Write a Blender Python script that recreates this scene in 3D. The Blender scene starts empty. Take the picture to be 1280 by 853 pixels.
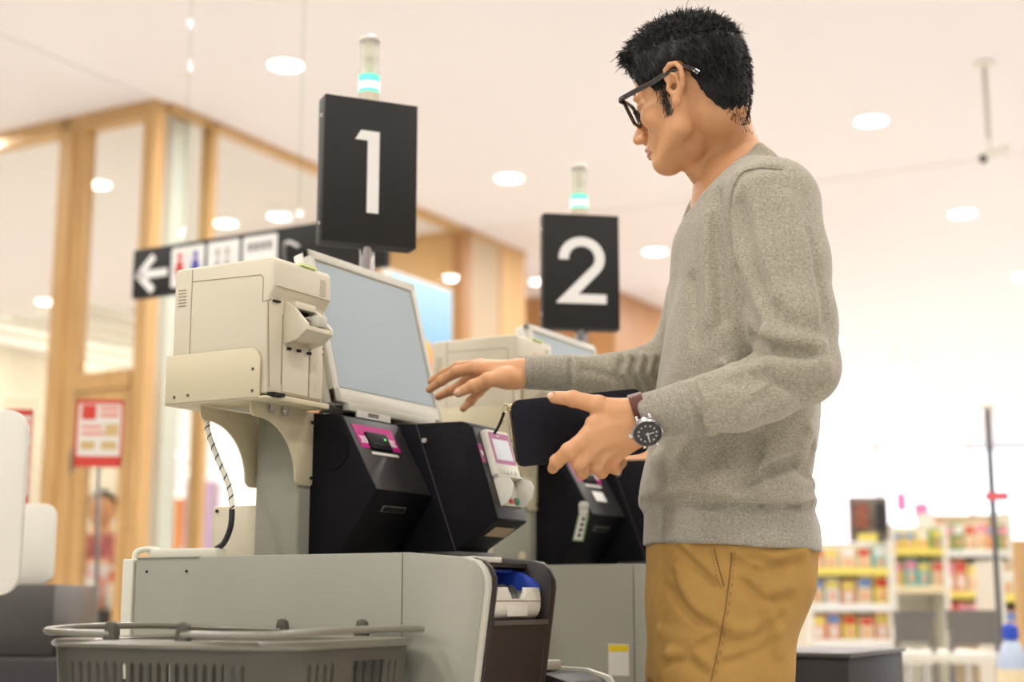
import bpy, bmesh, math, random
import numpy as np
from mathutils import Vector, Matrix
from mathutils.bvhtree import BVHTree
PI = math.pi
scene = bpy.context.scene
# ------------------------------------------------------------------ camera, world, exposure
FPX, PITCH, CAMZ = 1830.0, math.radians(10.0), 0.80
SP, CP = math.sin(PITCH), math.cos(PITCH)
cd = bpy.data.cameras.new('camera'); cam = bpy.data.objects.new('camera', cd)
scene.collection.objects.link(cam); scene.camera = cam
cam.location = (0, 0, CAMZ); cam.rotation_euler = (PI/2 + PITCH, 0, 0)
cd.sensor_width = 36; cd.lens = FPX/1280*36
cd.clip_end = 200
cd.dof.use_dof = True; cd.dof.focus_distance = 2.2; cd.dof.aperture_fstop = 2.6
W = bpy.data.worlds.new('world'); scene.world = W; W.use_nodes = True
W.node_tree.nodes['Background'].inputs[0].default_value = (1.0, 0.975, 0.96, 1)
W.node_tree.nodes['Background'].inputs[1].default_value = 0.32
vs = scene.view_settings
vs.view_transform = 'Standard'; vs.look = 'None'; vs.gamma = 1; vs.use_curve_mapping = False
vs.exposure = -0.64
LAMP_WARM = (1.0, 0.97, 0.935); LAMP_W = 30.0

# ------------------------------------------------------------------ frames of reference
TH = math.radians(29.2)                       # the shop's grid is turned 29.2 degrees from the view
UX, VX = Vector((math.cos(TH), -math.sin(TH), 0)), Vector((math.sin(TH), math.cos(TH), 0))
def at(px, py, Y):
    cx, cy = (px-640)/FPX, (426.5-py)/FPX
    r = (cx, CP-cy*SP, SP+cy*CP); t = Y/r[1]
    return Vector((r[0]*t, Y, CAMZ+r[2]*t))
O1 = Vector((-.1542, 2.08, 0)); PITCHV = .779  # spacing of the checkouts along the row
def U(a, b, z=0, o=O1): return o + UX*a + VX*b + Vector((0, 0, z))

# ------------------------------------------------------------------ materials
MATS = {}
def mat(name, col, rough=.5, metal=0, spec=.5, bump=0, bscale=300, var=0, vscale=20, emit=None, es=1, sss=0, coat=0, alpha=None, trans=0):
    if name in MATS: return MATS[name]
    m = bpy.data.materials.new(name); m.use_nodes = True; MATS[name] = m
    nt = m.node_tree; b = nt.nodes['Principled BSDF']; I = b.inputs
    I['Base Color'].default_value = (*col, 1); I['Roughness'].default_value = rough
    I['Metallic'].default_value = metal; I['Specular IOR Level'].default_value = spec
    if sss: I['Subsurface Weight'].default_value = sss; I['Subsurface Radius'].default_value = (.012, .005, .003); I['Subsurface Scale'].default_value = 1
    if coat: I['Coat Weight'].default_value = coat
    if trans: I['Transmission Weight'].default_value = trans
    if emit: I['Emission Color'].default_value = (*emit, 1); I['Emission Strength'].default_value = es
    if alpha is not None: I['Alpha'].default_value = alpha
    if bump or var:
        tc = nt.nodes.new('ShaderNodeTexCoord')
    if bump:
        n = nt.nodes.new('ShaderNodeTexNoise'); n.inputs['Scale'].default_value = bscale; n.inputs['Detail'].default_value = 3
        bp = nt.nodes.new('ShaderNodeBump'); bp.inputs['Strength'].default_value = bump; bp.inputs['Distance'].default_value = .001
        nt.links.new(tc.outputs['Object'], n.inputs['Vector']); nt.links.new(n.outputs['Fac'], bp.inputs['Height']); nt.links.new(bp.outputs['Normal'], I['Normal'])
    if var:
        n = nt.nodes.new('ShaderNodeTexNoise'); n.inputs['Scale'].default_value = vscale; n.inputs['Detail'].default_value = 4
        r = nt.nodes.new('ShaderNodeValToRGB')
        r.color_ramp.elements[0].position = .3; r.color_ramp.elements[1].position = .7
        r.color_ramp.elements[0].color = (*[c*(1-var) for c in col], 1); r.color_ramp.elements[1].color = (*[min(1, c*(1+var)) for c in col], 1)
        nt.links.new(tc.outputs['Object'], n.inputs['Vector']); nt.links.new(n.outputs['Fac'], r.inputs['Fac']); nt.links.new(r.outputs['Color'], I['Base Color'])
    return m
def s2l(r, g, b): return tuple(((c/255)/12.92 if c/255 <= .04045 else ((c/255+.055)/1.055)**2.4) for c in (r, g, b))
def glass_mat(name, tint, refl=.08, rough=.02):
    m = bpy.data.materials.new(name); m.use_nodes = True; nt = m.node_tree; MATS[name] = m
    nt.nodes.remove(nt.nodes['Principled BSDF']); out = nt.nodes['Material Output']
    t = nt.nodes.new('ShaderNodeBsdfTransparent'); t.inputs[0].default_value = (*tint, 1)
    g = nt.nodes.new('ShaderNodeBsdfGlossy'); g.inputs['Roughness'].default_value = rough
    x = nt.nodes.new('ShaderNodeMixShader'); x.inputs[0].default_value = refl
    nt.links.new(t.outputs[0], x.inputs[1]); nt.links.new(g.outputs[0], x.inputs[2]); nt.links.new(x.outputs[0], out.inputs[0])
    return m
def wood_mat(name, c1, c2, scale=1.0):
    m = bpy.data.materials.new(name); m.use_nodes = True; nt = m.node_tree; MATS[name] = m
    b = nt.nodes['Principled BSDF']; b.inputs['Roughness'].default_value = .45
    tc = nt.nodes.new('ShaderNodeTexCoord'); mp = nt.nodes.new('ShaderNodeMapping'); mp.inputs['Scale'].default_value = (9*scale, 9*scale, .7*scale)
    n = nt.nodes.new('ShaderNodeTexNoise'); n.inputs['Scale'].default_value = 4; n.inputs['Detail'].default_value = 6; n.inputs['Distortion'].default_value = .6
    r = nt.nodes.new('ShaderNodeValToRGB'); r.color_ramp.elements[0].position = .35; r.color_ramp.elements[1].position = .65
    r.color_ramp.elements[0].color = (*c1, 1); r.color_ramp.elements[1].color = (*c2, 1)
    nt.links.new(tc.outputs['Object'], mp.inputs[0]); nt.links.new(mp.outputs[0], n.inputs['Vector']); nt.links.new(n.outputs['Fac'], r.inputs['Fac']); nt.links.new(r.outputs[0], b.inputs['Base Color'])
    return m
M_cream = mat('cream_plastic', s2l(220, 211, 186), .42, bump=.05, bscale=900)
M_creamd = mat('cream_shadow_gap', s2l(150, 134, 104), .6)
M_tray = mat('cream_steel', s2l(216, 205, 172), .38)
M_grey = mat('grey_panel', s2l(162, 161, 146), .42, bump=.06, bscale=700)
M_greyl = mat('light_grey_trim', s2l(200, 198, 182), .35)
M_duct = mat('white_duct', s2l(226, 224, 206), .4)
M_black = mat('black_plastic', s2l(21, 20, 25), .5, spec=.15, bump=.08, bscale=900)
M_blackf = mat('black_front', s2l(50, 48, 48), .4, bump=.08, bscale=900)
M_brown = mat('brown_black_panel', s2l(50, 44, 41), .45)
M_gap = mat('dark_gap', (.006, .006, .007), .8)
M_bezel = mat('monitor_bezel', s2l(205, 201, 186), .35)
M_bezell = mat('monitor_back', s2l(232, 230, 220), .4)
M_screen = mat('screen_face', s2l(150, 160, 164), .38, spec=.25, emit=s2l(165, 182, 184), es=.22)
M_mag = mat('magenta_sheet', s2l(190, 28, 130), .35)
M_magp = mat('mauve_sheet', s2l(172, 66, 124), .35)
M_white = mat('white_print', s2l(240, 238, 232), .5)
M_whitep = mat('white_plastic', s2l(232, 228, 214), .35)
M_paper = mat('paper', s2l(225, 222, 212), .7)
M_steel = mat('steel', (.62, .62, .6), .22, metal=1)
M_chrome = mat('chrome', (.8, .8, .8), .08, metal=1)
M_sign = mat('sign_black', s2l(36, 34, 32), .55, spec=.3, bump=.05, bscale=700)
M_blue = mat('blue_plastic', s2l(48, 80, 190), .35)
M_lime = mat('lime_sticker', s2l(222, 235, 150), .5)
M_orange = mat('orange_sticker', s2l(232, 150, 92), .6)
M_yellow = mat('yellow_sticker', s2l(235, 205, 20), .5)
M_green = mat('green_print', s2l(120, 160, 110), .6)
M_teal = mat('teal_key', s2l(20, 130, 100), .5)
M_red = mat('red_print', s2l(205, 62, 50), .6)
M_bluep = mat('blue_print', s2l(70, 72, 170), .6)
M_dimp = mat('grey_print', s2l(150, 145, 138), .6)
M_basket = mat('basket_plastic', s2l(84, 81, 70), .38, spec=.5)
M_basketr = mat('basket_rim', s2l(128, 125, 110), .3, spec=.6)
M_ceil = mat('ceiling_paint', s2l(240, 235, 233), .9)
M_floor = mat('floor_tile', s2l(238, 234, 230), .25, var=.06, vscale=3)
M_wood = wood_mat('oak_frame', s2l(198, 156, 100), s2l(212, 172, 116))
M_woodl = wood_mat('light_oak_panel', s2l(208, 164, 104), s2l(222, 180, 120), .6)
M_woodd = wood_mat('tan_panel', s2l(172, 122, 72), s2l(190, 140, 88), .6)
M_beige = mat('beige_panel', s2l(206, 184, 152), .6)
M_tan = mat('tan_wall', s2l(176, 164, 142), .8)
M_charc = mat('charcoal_box', s2l(48, 45, 44), .5)
M_charl = mat('charcoal_light', s2l(86, 82, 78), .4)
M_chair = mat('grey_chair', s2l(118, 114, 108), .6)
M_cable = mat('black_cable', (.012, .012, .013), .4)
M_glass = glass_mat('clear_glass', (.965, .97, .955), .012)
M_glassg = glass_mat('green_glass', (.95, .97, .95), .03)
M_acry = mat('frosted_acrylic', s2l(236, 230, 214), .45, alpha=.82)
M_lamp = mat('lamp_disc', (1, 1, 1), .5, emit=(1, .97, .92), es=7)

# ------------------------------------------------------------------ mesh helpers
COL = scene.collection
BASE = {}
class B:
    def __init__(s): s.bm = bmesh.new()
    def _add(s, vs, fs, M=None):
        vv = [s.bm.verts.new(M @ Vector(v) if M is not None else v) for v in vs]
        for f in fs:
            try: s.bm.faces.new([vv[i] for i in f])
            except ValueError: pass
        return s
    def box(s, x0, x1, y0, y1, z0, z1, M=None, bev=0, seg=2):
        if bev:
            t = bmesh.new(); bmesh.ops.create_cube(t, size=1)
            for v in t.verts: v.co = Vector((x0+(v.co.x+.5)*(x1-x0), y0+(v.co.y+.5)*(y1-y0), z0+(v.co.z+.5)*(z1-z0)))
            bmesh.ops.bevel(t, geom=t.edges[:], offset=bev, segments=seg, affect='EDGES', profile=.5)
            s.merge(t, M); return s
        V = [(x, y, z) for z in (z0, z1) for y in (y0, y1) for x in (x0, x1)]
        return s._add(V, [(0, 2, 3, 1), (4, 5, 7, 6), (0, 1, 5, 4), (2, 6, 7, 3), (0, 4, 6, 2), (1, 3, 7, 5)], M)
    def merge(s, t, M=None):
        t.verts.ensure_lookup_table(); t.verts.index_update()
        s._add([v.co.copy() for v in t.verts], [[v.index for v in f.verts] for f in t.faces], M); t.free()
    def prism(s, poly, y0, y1, M=None, bev=0, seg=2, axes='xz'):
        """poly of (x,z) pairs pushed from y0 to y1 (axes 'xz'); 'xy' pushes along z; 'yz' pushes along x"""
        t = bmesh.new()
        def P(p, h): return {'xz': (p[0], h, p[1]), 'xy': (p[0], p[1], h), 'yz': (h, p[0], p[1])}[axes]
        a = [t.verts.new(P(p, y0)) for p in poly]; b = [t.verts.new(P(p, y1)) for p in poly]; n = len(poly)
        t.faces.new(a); t.faces.new(b[::-1])
        for i in range(n): t.faces.new((a[i], b[i], b[(i+1) % n], a[(i+1) % n]))
        bmesh.ops.recalc_face_normals(t, faces=t.faces[:])
        if bev: bmesh.ops.bevel(t, geom=t.edges[:], offset=bev, segments=seg, affect='EDGES', profile=.5)
        s.merge(t, M); return s
    def ring(s, c, ax, r, seg=16):
        ax = Vector(ax).normalized(); h = Vector((0, 0, 1)) if abs(ax.z) < .9 else Vector((1, 0, 0))
        e1 = ax.cross(h).normalized(); e2 = ax.cross(e1)
        return [s.bm.verts.new(Vector(c)+e1*(r*math.cos(2*PI*i/seg))+e2*(r*math.sin(2*PI*i/seg))) for i in range(seg)]
    def bridge(s, a, b):
        n = len(a)
        for i in range(n): s.bm.faces.new((a[i], a[(i+1) % n], b[(i+1) % n], b[i]))
    def cyl(s, p0, p1, r, r1=None, seg=20, M=None, cap=True):
        p0, p1 = Vector(p0), Vector(p1)
        if M is not None: p0, p1 = M @ p0, M @ p1
        a = s.ring(p0, p1-p0, r, seg); b = s.ring(p1, p1-p0, r if r1 is None else r1, seg); s.bridge(a, b)
        if cap: s.bm.faces.new(a[::-1]); s.bm.faces.new(b)
        return s
    def lathe(s, c, ax, prof, seg=20):
        """prof: list of (height along axis, radius)"""
        c, ax = Vector(c), Vector(ax).normalized(); R = [s.ring(c+ax*h, ax, max(r, 1e-5), seg) for h, r in prof]
        for i in range(len(R)-1): s.bridge(R[i], R[i+1])
        s.bm.faces.new(R[0][::-1]); s.bm.faces.new(R[-1]); return s
    def tube(s, pts, r, seg=10, closed=False, flat=None):
        pts = [Vector(p) for p in pts]; n = len(pts); R = []
        up = Vector((0, 0, 1))
        for i, p in enumerate(pts):
            d = (pts[(i+1) % n]-pts[i-1]) if closed else (pts[min(i+1, n-1)]-pts[max(i-1, 0)])
            d.normalize()
            if abs(d.dot(up)) > .97: up = Vector((0, 1, 0)) if abs(d.y) < .9 else Vector((1, 0, 0))
            e1 = d.cross(up).normalized(); e2 = e1.cross(d); up = e2
            rr = r[i] if isinstance(r, (list, tuple)) else r; f = flat or 1
            R.append([s.bm.verts.new(p+e1*(rr*math.cos(2*PI*k/seg))+e2*(rr*f*math.sin(2*PI*k/seg))) for k in range(seg)])
        for i in range(n-1): s.bridge(R[i], R[i+1])
        if closed: s.bridge(R[-1], R[0])
        else: s.bm.faces.new(R[0][::-1]); s.bm.faces.new(R[-1])
        return s
    def slab(s, x0, x1, y0, y1, z0, z1, M, bev=0): return s.box(x0, x1, y0, y1, z0, z1, M, bev)

def smooth_path(pts, n=6):
    """Catmull-Rom through the points"""
    P = [Vector(p) for p in pts]; P = [P[0]*2-P[1]]+P+[P[-1]*2-P[-2]]; out = []
    for i in range(1, len(P)-2):
        for k in range(n):
            t = k/n; a, b, c, d = P[i-1:i+3]
            out.append(.5*((2*b)+(c-a)*t+(2*a-5*b+4*c-d)*t*t+(3*b-a-3*c+d)*t**3))
    out.append(P[-2]); return out
def thing(name, label, cat, loc=(0, 0, 0), rz=0, group=None):
    o = bpy.data.objects.new(name, None); COL.objects.link(o); o.empty_display_size = .05
    o.location = loc; o.rotation_euler = (0, 0, rz); o['label'] = label; o['category'] = cat
    if group: o['group'] = group
    BASE[o.name] = Vector((0, 0, 0)); return o
def unit_thing(name, label, cat, base, group=None, o=None):
    """thing whose parts are written in the checkout's own frame (a, b, z); base is its foot there"""
    t = thing(name, label, cat, U(*base, o=o or O1), -TH, group); BASE[t.name] = Vector(base); return t
def part(name, b, m, parent=None, label=None, kind=None, smooth=None, angle=35):
    bm = b.bm if isinstance(b, B) else b
    base = Vector((0, 0, 0)) if parent is None else BASE.get(parent.name, Vector((0, 0, 0)))
    for v in bm.verts: v.co -= base
    bmesh.ops.recalc_face_normals(bm, faces=bm.faces[:])
    me = bpy.data.meshes.new(name); bm.to_mesh(me); bm.free()
    o = bpy.data.objects.new(name, me); COL.objects.link(o); me.materials.append(m)
    if smooth is not False:
        me.polygons.foreach_set('use_smooth', [True]*len(me.polygons))
        if smooth is None: me.set_sharp_from_angle(angle=math.radians(angle))
    if parent is not None: o.parent = parent
    BASE[o.name] = base
    if label: o['label'] = label
    if kind: o['kind'] = kind
    return o
def tag(o, label, cat, group=None):
    o['label'] = label; o['category'] = cat
    if group: o['group'] = group
    return o
def struct(name, b, m, smooth=None): return part(name, b, m, kind='structure', smooth=smooth)
def copy_tree(o, parent=None):
    c = o.copy(); COL.objects.link(c); c.parent = parent; BASE[c.name] = BASE.get(o.name, Vector((0, 0, 0)))
    for ch in list(o.children):
        if ch.type != 'LIGHT': copy_tree(ch, c)
    return c
def recentre(o, p):
    """move a single-mesh thing's origin to p (its foot) without moving the mesh"""
    p = Vector(p); o.data.transform(Matrix.Translation(-p)); o.location = p; return o
def frame(a0, z0, a1, z1, b0=0):
    """matrix of a slanted face: x along b, y down the slope, z outwards"""
    d = Vector((a1-a0, 0, z1-z0)).normalized(); n = Vector((-d.z, 0, d.x))
    M = Matrix.Identity(4)
    for i, c in enumerate((Vector((0, 1, 0)), d, n)):
        for k in range(3): M[k][i] = c[k]
    for k, c in enumerate((a0, b0, z0)): M[k][3] = c
    return M
def rrect(x0, x1, y0, y1, r, seg=5, corners=(1, 1, 1, 1)):
    P = []
    for i, (cx, cy, a) in enumerate(((x1-r, y1-r, 0), (x0+r, y1-r, 90), (x0+r, y0+r, 180), (x1-r, y0+r, 270))):
        if corners[i]:
            for k in range(seg+1): t = math.radians(a+90*k/seg); P.append((cx+r*math.cos(t), cy+r*math.sin(t)))
        else: P.append(((x1, y1), (x0, y1), (x0, y0), (x1, y0))[i])
    return P

# ------------------------------------------------------------------ the room
H = 3.3
CZ = Vector((-1.79, 7.12, 0))                  # corner post of the glazed room
def R(a, b, z=0): return U(a, b, z, CZ)
MR = Matrix.Translation(CZ) @ Matrix.Rotation(-TH, 4, 'Z')
def room_box(name, a0, a1, b0, b1, z0, z1, m, kind=None, **k):
    b = B(); b.box(a0, a1, b0, b1, z0, z1, **k); bm = b.bm; bm.transform(MR)
    return part(name, b, m, kind=kind)
b = B(); b.box(-28, 36, -6, 70, H, H+.1); struct('ceiling', b, M_ceil)
b = B(); b.box(-28, 36, -6, 70, -.1, 0); struct('floor', b, M_floor)
# faint joints of the ceiling boards: long shallow battens painted like the ceiling
M_joint = mat('ceiling_joint', s2l(228, 222, 219), .9)
b = B()
b.box(-.02, 0, -9, -.06, H-.004, H+.001)
for bb in (3.07, 12.0): b.box(.03, 16, bb, bb+.02, H-.004, H+.001)
b.bm.transform(MR); o = struct('trim_1', b, M_joint)
# down-lights: 2.17 m x 2.2 m grid
lamp_proto = None
def downlight(p, lamp=True, label='', group='round recessed ceiling lights', r=.078):
    global lamp_proto
    if lamp_proto is None:
        t = thing('ceiling_light', label, 'ceiling light', p, 0, group)
        b = B(); b.lathe((0, 0, -.001), (0, 0, -1), [(0, .092), (.004, .092), (.004, .08), (.0005, .079)], 28); part('rim', b, M_white, t)
        b = B(); b.lathe((0, 0, -.006), (0, 0, 1), [(0, r), (.004, r)], 28); part('diffuser', b, M_lamp, t)
        lamp_proto = t
    else:
        t = copy_tree(lamp_proto); t.location = p; t['label'] = label; t['group'] = group
    if lamp:
        ld = bpy.data.lights.new('downlight_lamp', 'AREA'); ld.shape = 'DISK'; ld.size = .15; ld.energy = LAMP_W; ld.color = LAMP_WARM
        lo = bpy.data.objects.new('lamp_light', ld); COL.objects.link(lo); lo.location = (0, 0, -.02); lo.parent = t
    return t
L0 = Vector((-1.075, 6.62, H))
for i in range(-2, 4):
    for j in range(-4, 8):
        if (i == -2 and j < 5) or (i == -1 and j in (2, 3)): continue
        p = L0 + UX*(2.2*i) + VX*(2.17*j)
        if p.y < -4 or p.z < 0: continue
        nm = {(0, 0): 'bright round ceiling light above the printer, left of the sign numbered 1', (0, 1): 'bright round ceiling light between the two number signs, left of the green lamp',
              (1, 0): 'bright round ceiling light at the right, above the smaller one beside the hanging camera', (0, 2): 'round ceiling light just left of the man\'s chest, right of the sign numbered 2',
              (1, 1): 'smaller round ceiling light below the hanging security camera'}.get((i, j))
        t = p.y*CP+(H-CAMZ)*SP; qx = 640+FPX*p.x/max(t, .1); qy = 426.5-FPX*((H-CAMZ)*CP-p.y*SP)/max(t, .1)
        seen = t > .5 and -20 < qx < 1300 and -20 < qy < 853
        if nm: lab = nm
        elif seen: lab = 'round ceiling light, %s bay beyond the camera rod, %s right of the man' % (['first', 'second', 'third', 'fourth', 'fifth', 'sixth', 'seventh', 'eighth', 'ninth', 'tenth'][min(9, max(0, j+1))], ['hidden row', 'nearest row', 'second row', 'third row', 'fourth row', 'fifth row'][i+2])
        else: lab = 'round white ceiling light outside the view, in the shop ceiling grid'
        downlight(p, lamp=(j <= 7), label=lab)
# the two lights inside the glazed room and the one by the wood block
for a, bb, lab in ((-1.40, .97, 'round ceiling light behind the left glass panel beside the oak post'), (-1.40, 2.07, 'round ceiling light seen through glass just above the hanging arrow sign'),
                   (-2.9, 3.6, 'small round ceiling light at the far left behind the glass'), (-.35, 4.75, 'round ceiling light between light oak wall and the sign numbered 2')):
    if bb == 2.07: continue
    t = downlight(R(a, bb, H), lamp=bb < 4, label=lab)
for a in (-4.4, -6.2):  # added unseen lamps with fixtures, brightening the dark glazed room
    for bb in (.9, 2.2, 3.4):
        t = downlight(R(a, bb, H), label='added ceiling light outside the view, brightening the glazed room')
        for c in t.children:
            if c.type == 'LIGHT': c.data.energy = LAMP_W*2
# far shopping arcade seen through the glass room: little lights
rng = random.Random(5)
for j in range(9):
    Y_ = 15.5+3.4*j; n_ = 4+j//2
    for i in range(n_):
        X_ = -Y_*.262+Y_*.105*i/(n_-1)+.25*(j % 2)
        t = downlight(Vector((X_, Y_, H)), lamp=(i % 2 == 0 and j % 2 == 0), label='tiny round ceiling light of the far arcade, seen through the glass', group='far arcade ceiling lights')
        for c in t.children:
            if c.type == 'LIGHT': c.data.energy = LAMP_W*7

# glazed room: oak frame and glass, wall_left (along -u) and wall_right (along v)
def room_part(name, parent, m, boxes, label=None, bev=0):
    b = B()
    for q in boxes: b.box(*q, bev=bev)
    return part(name, b, m, parent, label)
def room_struct(name):
    o = bpy.data.objects.new(name, None); COL.objects.link(o); o.location = CZ; o.rotation_euler = (0, 0, -TH); o['kind'] = 'structure'; BASE[o.name] = Vector((0, 0, 0)); return o
w = room_struct('wall_left')
room_part('corner_post', w, M_wood, [(-.075, .0, -.03, .05, 0, H)])
room_part('post', w, M_wood, [(-.665, -.57, -.03, .03, 0, H)])
room_part('post', w, M_wood, [(-.57, -.47, -.015, .04, 0, H)])
room_part('top_rail', w, M_wood, [(-7, -.075, -.03, .05, H-.085, H)])
room_part('transom', w, M_wood, [(-.46, -.09, -.035, .045, 1.83, 1.92)])
room_part('post', w, M_wood, [(-2.4, -2.3, -.04, .05, 0, H)])
room_part('glass_pane', w, M_glass, [(-.46, -.09, -.004, .004, 1.92, H-.085)])
room_part('glass_pane', w, M_glass, [(-2.3, -.69, -.004, .004, .1, H-.085)])
room_part('glass_pane', w, M_glass, [(-7, -2.4, -.004, .004, .1, H-.085)])
d = room_struct('door_1')
room_part('door_stile', d, M_wood, [(-.455, -.385, -.02, .03, 0, 1.825)])
room_part('door_stile', d, M_wood, [(-.15, -.092, -.02, .03, 0, 1.825)])
room_part('door_rail', d, M_woodl, [(-.385, -.15, -.02, .03, 1.58, 1.825)])
room_part('door_rail', d, M_wood, [(-.385, -.15, -.02, .03, 0, .3)])
room_part('hinge', d, M_steel, [(-.47, -.45, -.03, -.02, 1.42, 1.54)])
room_part('hinge', d, M_steel, [(-.47, -.45, -.03, -.02, .55, .67)])
room_part('glass_pane', d, M_glass, [(-.385, -.15, 0, .006, .3, 1.58)])
w = room_struct('wall_right')
room_part('window_frame', w, M_wood, [(-.05, .03, .377, .417, 0, H)])
room_part('top_rail', w, M_wood, [(-.05, .03, .06, 3.0, H-.035, H)])
room_part('glass_pane', w, M_glassg, [(-.004, .004, .06, .377, 0, H-.035)])
room_part('glass_pane', w, M_glass, [(-.004, .004, .417, 2.95, 0, H-.035)])
room_part('edge_post', w, M_woodd, [(-.06, .03, 2.95, 3.05, 0, H)])
room_part('beige_panel', w, M_beige, [(-.04, .02, 3.05, 3.45, 0, H)])
room_part('wood_panel', w, M_woodl, [(-.06, .03, 3.45, 3.81, 0, H)])
room_part('top_rail', w, M_wood, [(-.06, .035, 3.05, 3.82, H-.04, H)])
w = room_struct('wall_back')
for k in range(2):
    room_part('wood_panel', w, M_woodl, [(-.06-.36*(k+1)+.004, -.06-.36*k, 3.0, 3.06, 0, H)])
# white upright box just behind the narrow pane
b = B(); b.box(-.20, -.06, .18, .30, 0, H, bev=.01); b.bm.transform(MR); struct('trim_2', b, M_white)
# tan back wall of the room; pale bars imitate light bands reflected in glass
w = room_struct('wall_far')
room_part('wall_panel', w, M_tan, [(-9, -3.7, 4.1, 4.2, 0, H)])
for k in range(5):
    room_part('reflection_bar', w, M_whitep, [(-.95-.30*k, -.83-.30*k, .4, 3.6, 2.36, 2.40)])
# wood-clad block further along the aisle
Kc = at(768, 360, 11.7)
ML = Matrix.Translation((Kc.x, Kc.y, 0)) @ Matrix.Rotation(-TH, 4, 'Z')
b = B(); b.box(-3.2, 0, 0, 1.0, 0, H); b.bm.transform(ML); struct('wall_block', b, M_woodd)
b = B(); b.box(-.05, .015, 1.0, 1.5, 0, H); b.bm.transform(ML); struct('trim_3', b, mat('pink_panel', s2l(238, 205, 200), .6))
# far glazed shopfront: daylight behind mullions
M_day = mat('daylight_pane', (.9, .93, 1), .3, emit=(.90, .93, 1.0), es=2.4)
w = thing('window_1', '', ''); 
for k in ('label', 'category'): del w[k]
w['kind'] = 'structure'; w.location = (0, 0, 0)
far = Matrix.Translation(Vector((1.5, 24, 0)))
x = -1.5
while x < 15:
    b = B(); b.box(x+.04, x+1.46, 0, .02, .2, 3.2); b.bm.transform(far); k = int((x+1.5)/1.5) % 4; part('glass_pane', b, [M_day, mat('daylight_pane_blue', (.8, .88, 1), .3, emit=(.80, .90, 1.0), es=1.9), M_day, mat('daylight_pane_pink', (1, .9, .95), .3, emit=(1.0, .90, .96), es=1.8)][k], w)
    b = B(); b.box(x-.04, x+.04, -.05, .05, 0, 3.3); b.bm.transform(far); part('mullion', b, M_bezell, w)
    x += 1.5

w = bpy.data.objects.new('added_arcade_glow', None); COL.objects.link(w); w['kind'] = 'structure'; BASE[w.name] = Vector((0, 0, 0))  # added glowing panes that brighten the far arcade end
far = Matrix.Translation(Vector((-24, 46, 0)))
for k in range(12):
    b = B(); b.box(2*k+.05, 2*k+1.95, 0, .02, .2, 3.2); b.bm.transform(far); part('glass_pane', b, M_day, w)
    b = B(); b.box(2*k-.05, 2*k+.05, -.05, .05, 0, 3.3); b.bm.transform(far); part('mullion', b, M_bezell, w)
# hanging security camera
t = thing('security_camera', 'small cream security camera on a thin rod hanging from the ceiling at upper right', 'camera', at(1230, 79, 6.6))
t.location.z = H
b = B(); b.lathe((0, 0, 0), (0, 0, -1), [(0, .05), (.015, .05), (.02, .02)], 20); part('ceiling_mount', b, M_whitep, t)
b = B(); b.cyl((0, 0, -.01), (0, 0, -.40), .011, seg=12); part('rod', b, mat('rod_grey', s2l(190, 180, 165), .5), t)
b = B(); b.cyl((0, 0, -.38), (0, 0, -.44), .018, seg=12); part('bracket', b, M_whitep, t)
b = B(); q0 = Vector((.10, .05, -.40)); q1 = Vector((-.035, -.02, -.475)); b.cyl(q0, q1, .027, seg=16); part('camera_body', b, M_whitep, t)
b = B(); b.cyl(q1, q1+(q1-q0).normalized()*.008, .02, seg=16); part('lens', b, M_gap, t)

# hanging direction sign
so = at(167, 312, 4.8); so.z = 0
MS = Matrix.Translation(so) @ Matrix.Rotation(-TH, 4, 'Z')
t = thing('direction_sign', 'long black hanging sign with a white left arrow and pictogram tiles', 'sign', so, -TH); t.location.z = 1.79
BASE[t.name] = Vector((0, 0, 1.79))
b = B(); b.box(0, 1.02, 0, .03, 1.79, 1.957, bev=.003); part('sign_board', b, M_sign, t)
def sp(name, polys, m, y=-.0012, parent=t, label=None):
    b = B()
    for P in polys: b.prism(P, y, .001)
    return part(name, b, m, parent, label)
def stroke(p, q, wd):
    d = Vector((q[0]-p[0], q[1]-p[1])).normalized(); n = Vector((-d.y, d.x))*wd/2
    return [(p[0]+n.x, p[1]+n.y), (q[0]+n.x, q[1]+n.y), (q[0]-n.x, q[1]-n.y), (p[0]-n.x, p[1]-n.y)]
sp('arrow', [stroke((.03, 1.866), (.155, 1.866), .026), stroke((.022, 1.858), (.094, 1.926), .026), stroke((.022, 1.874), (.094, 1.808), .026)], M_white, label='white arrow pointing left')
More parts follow.
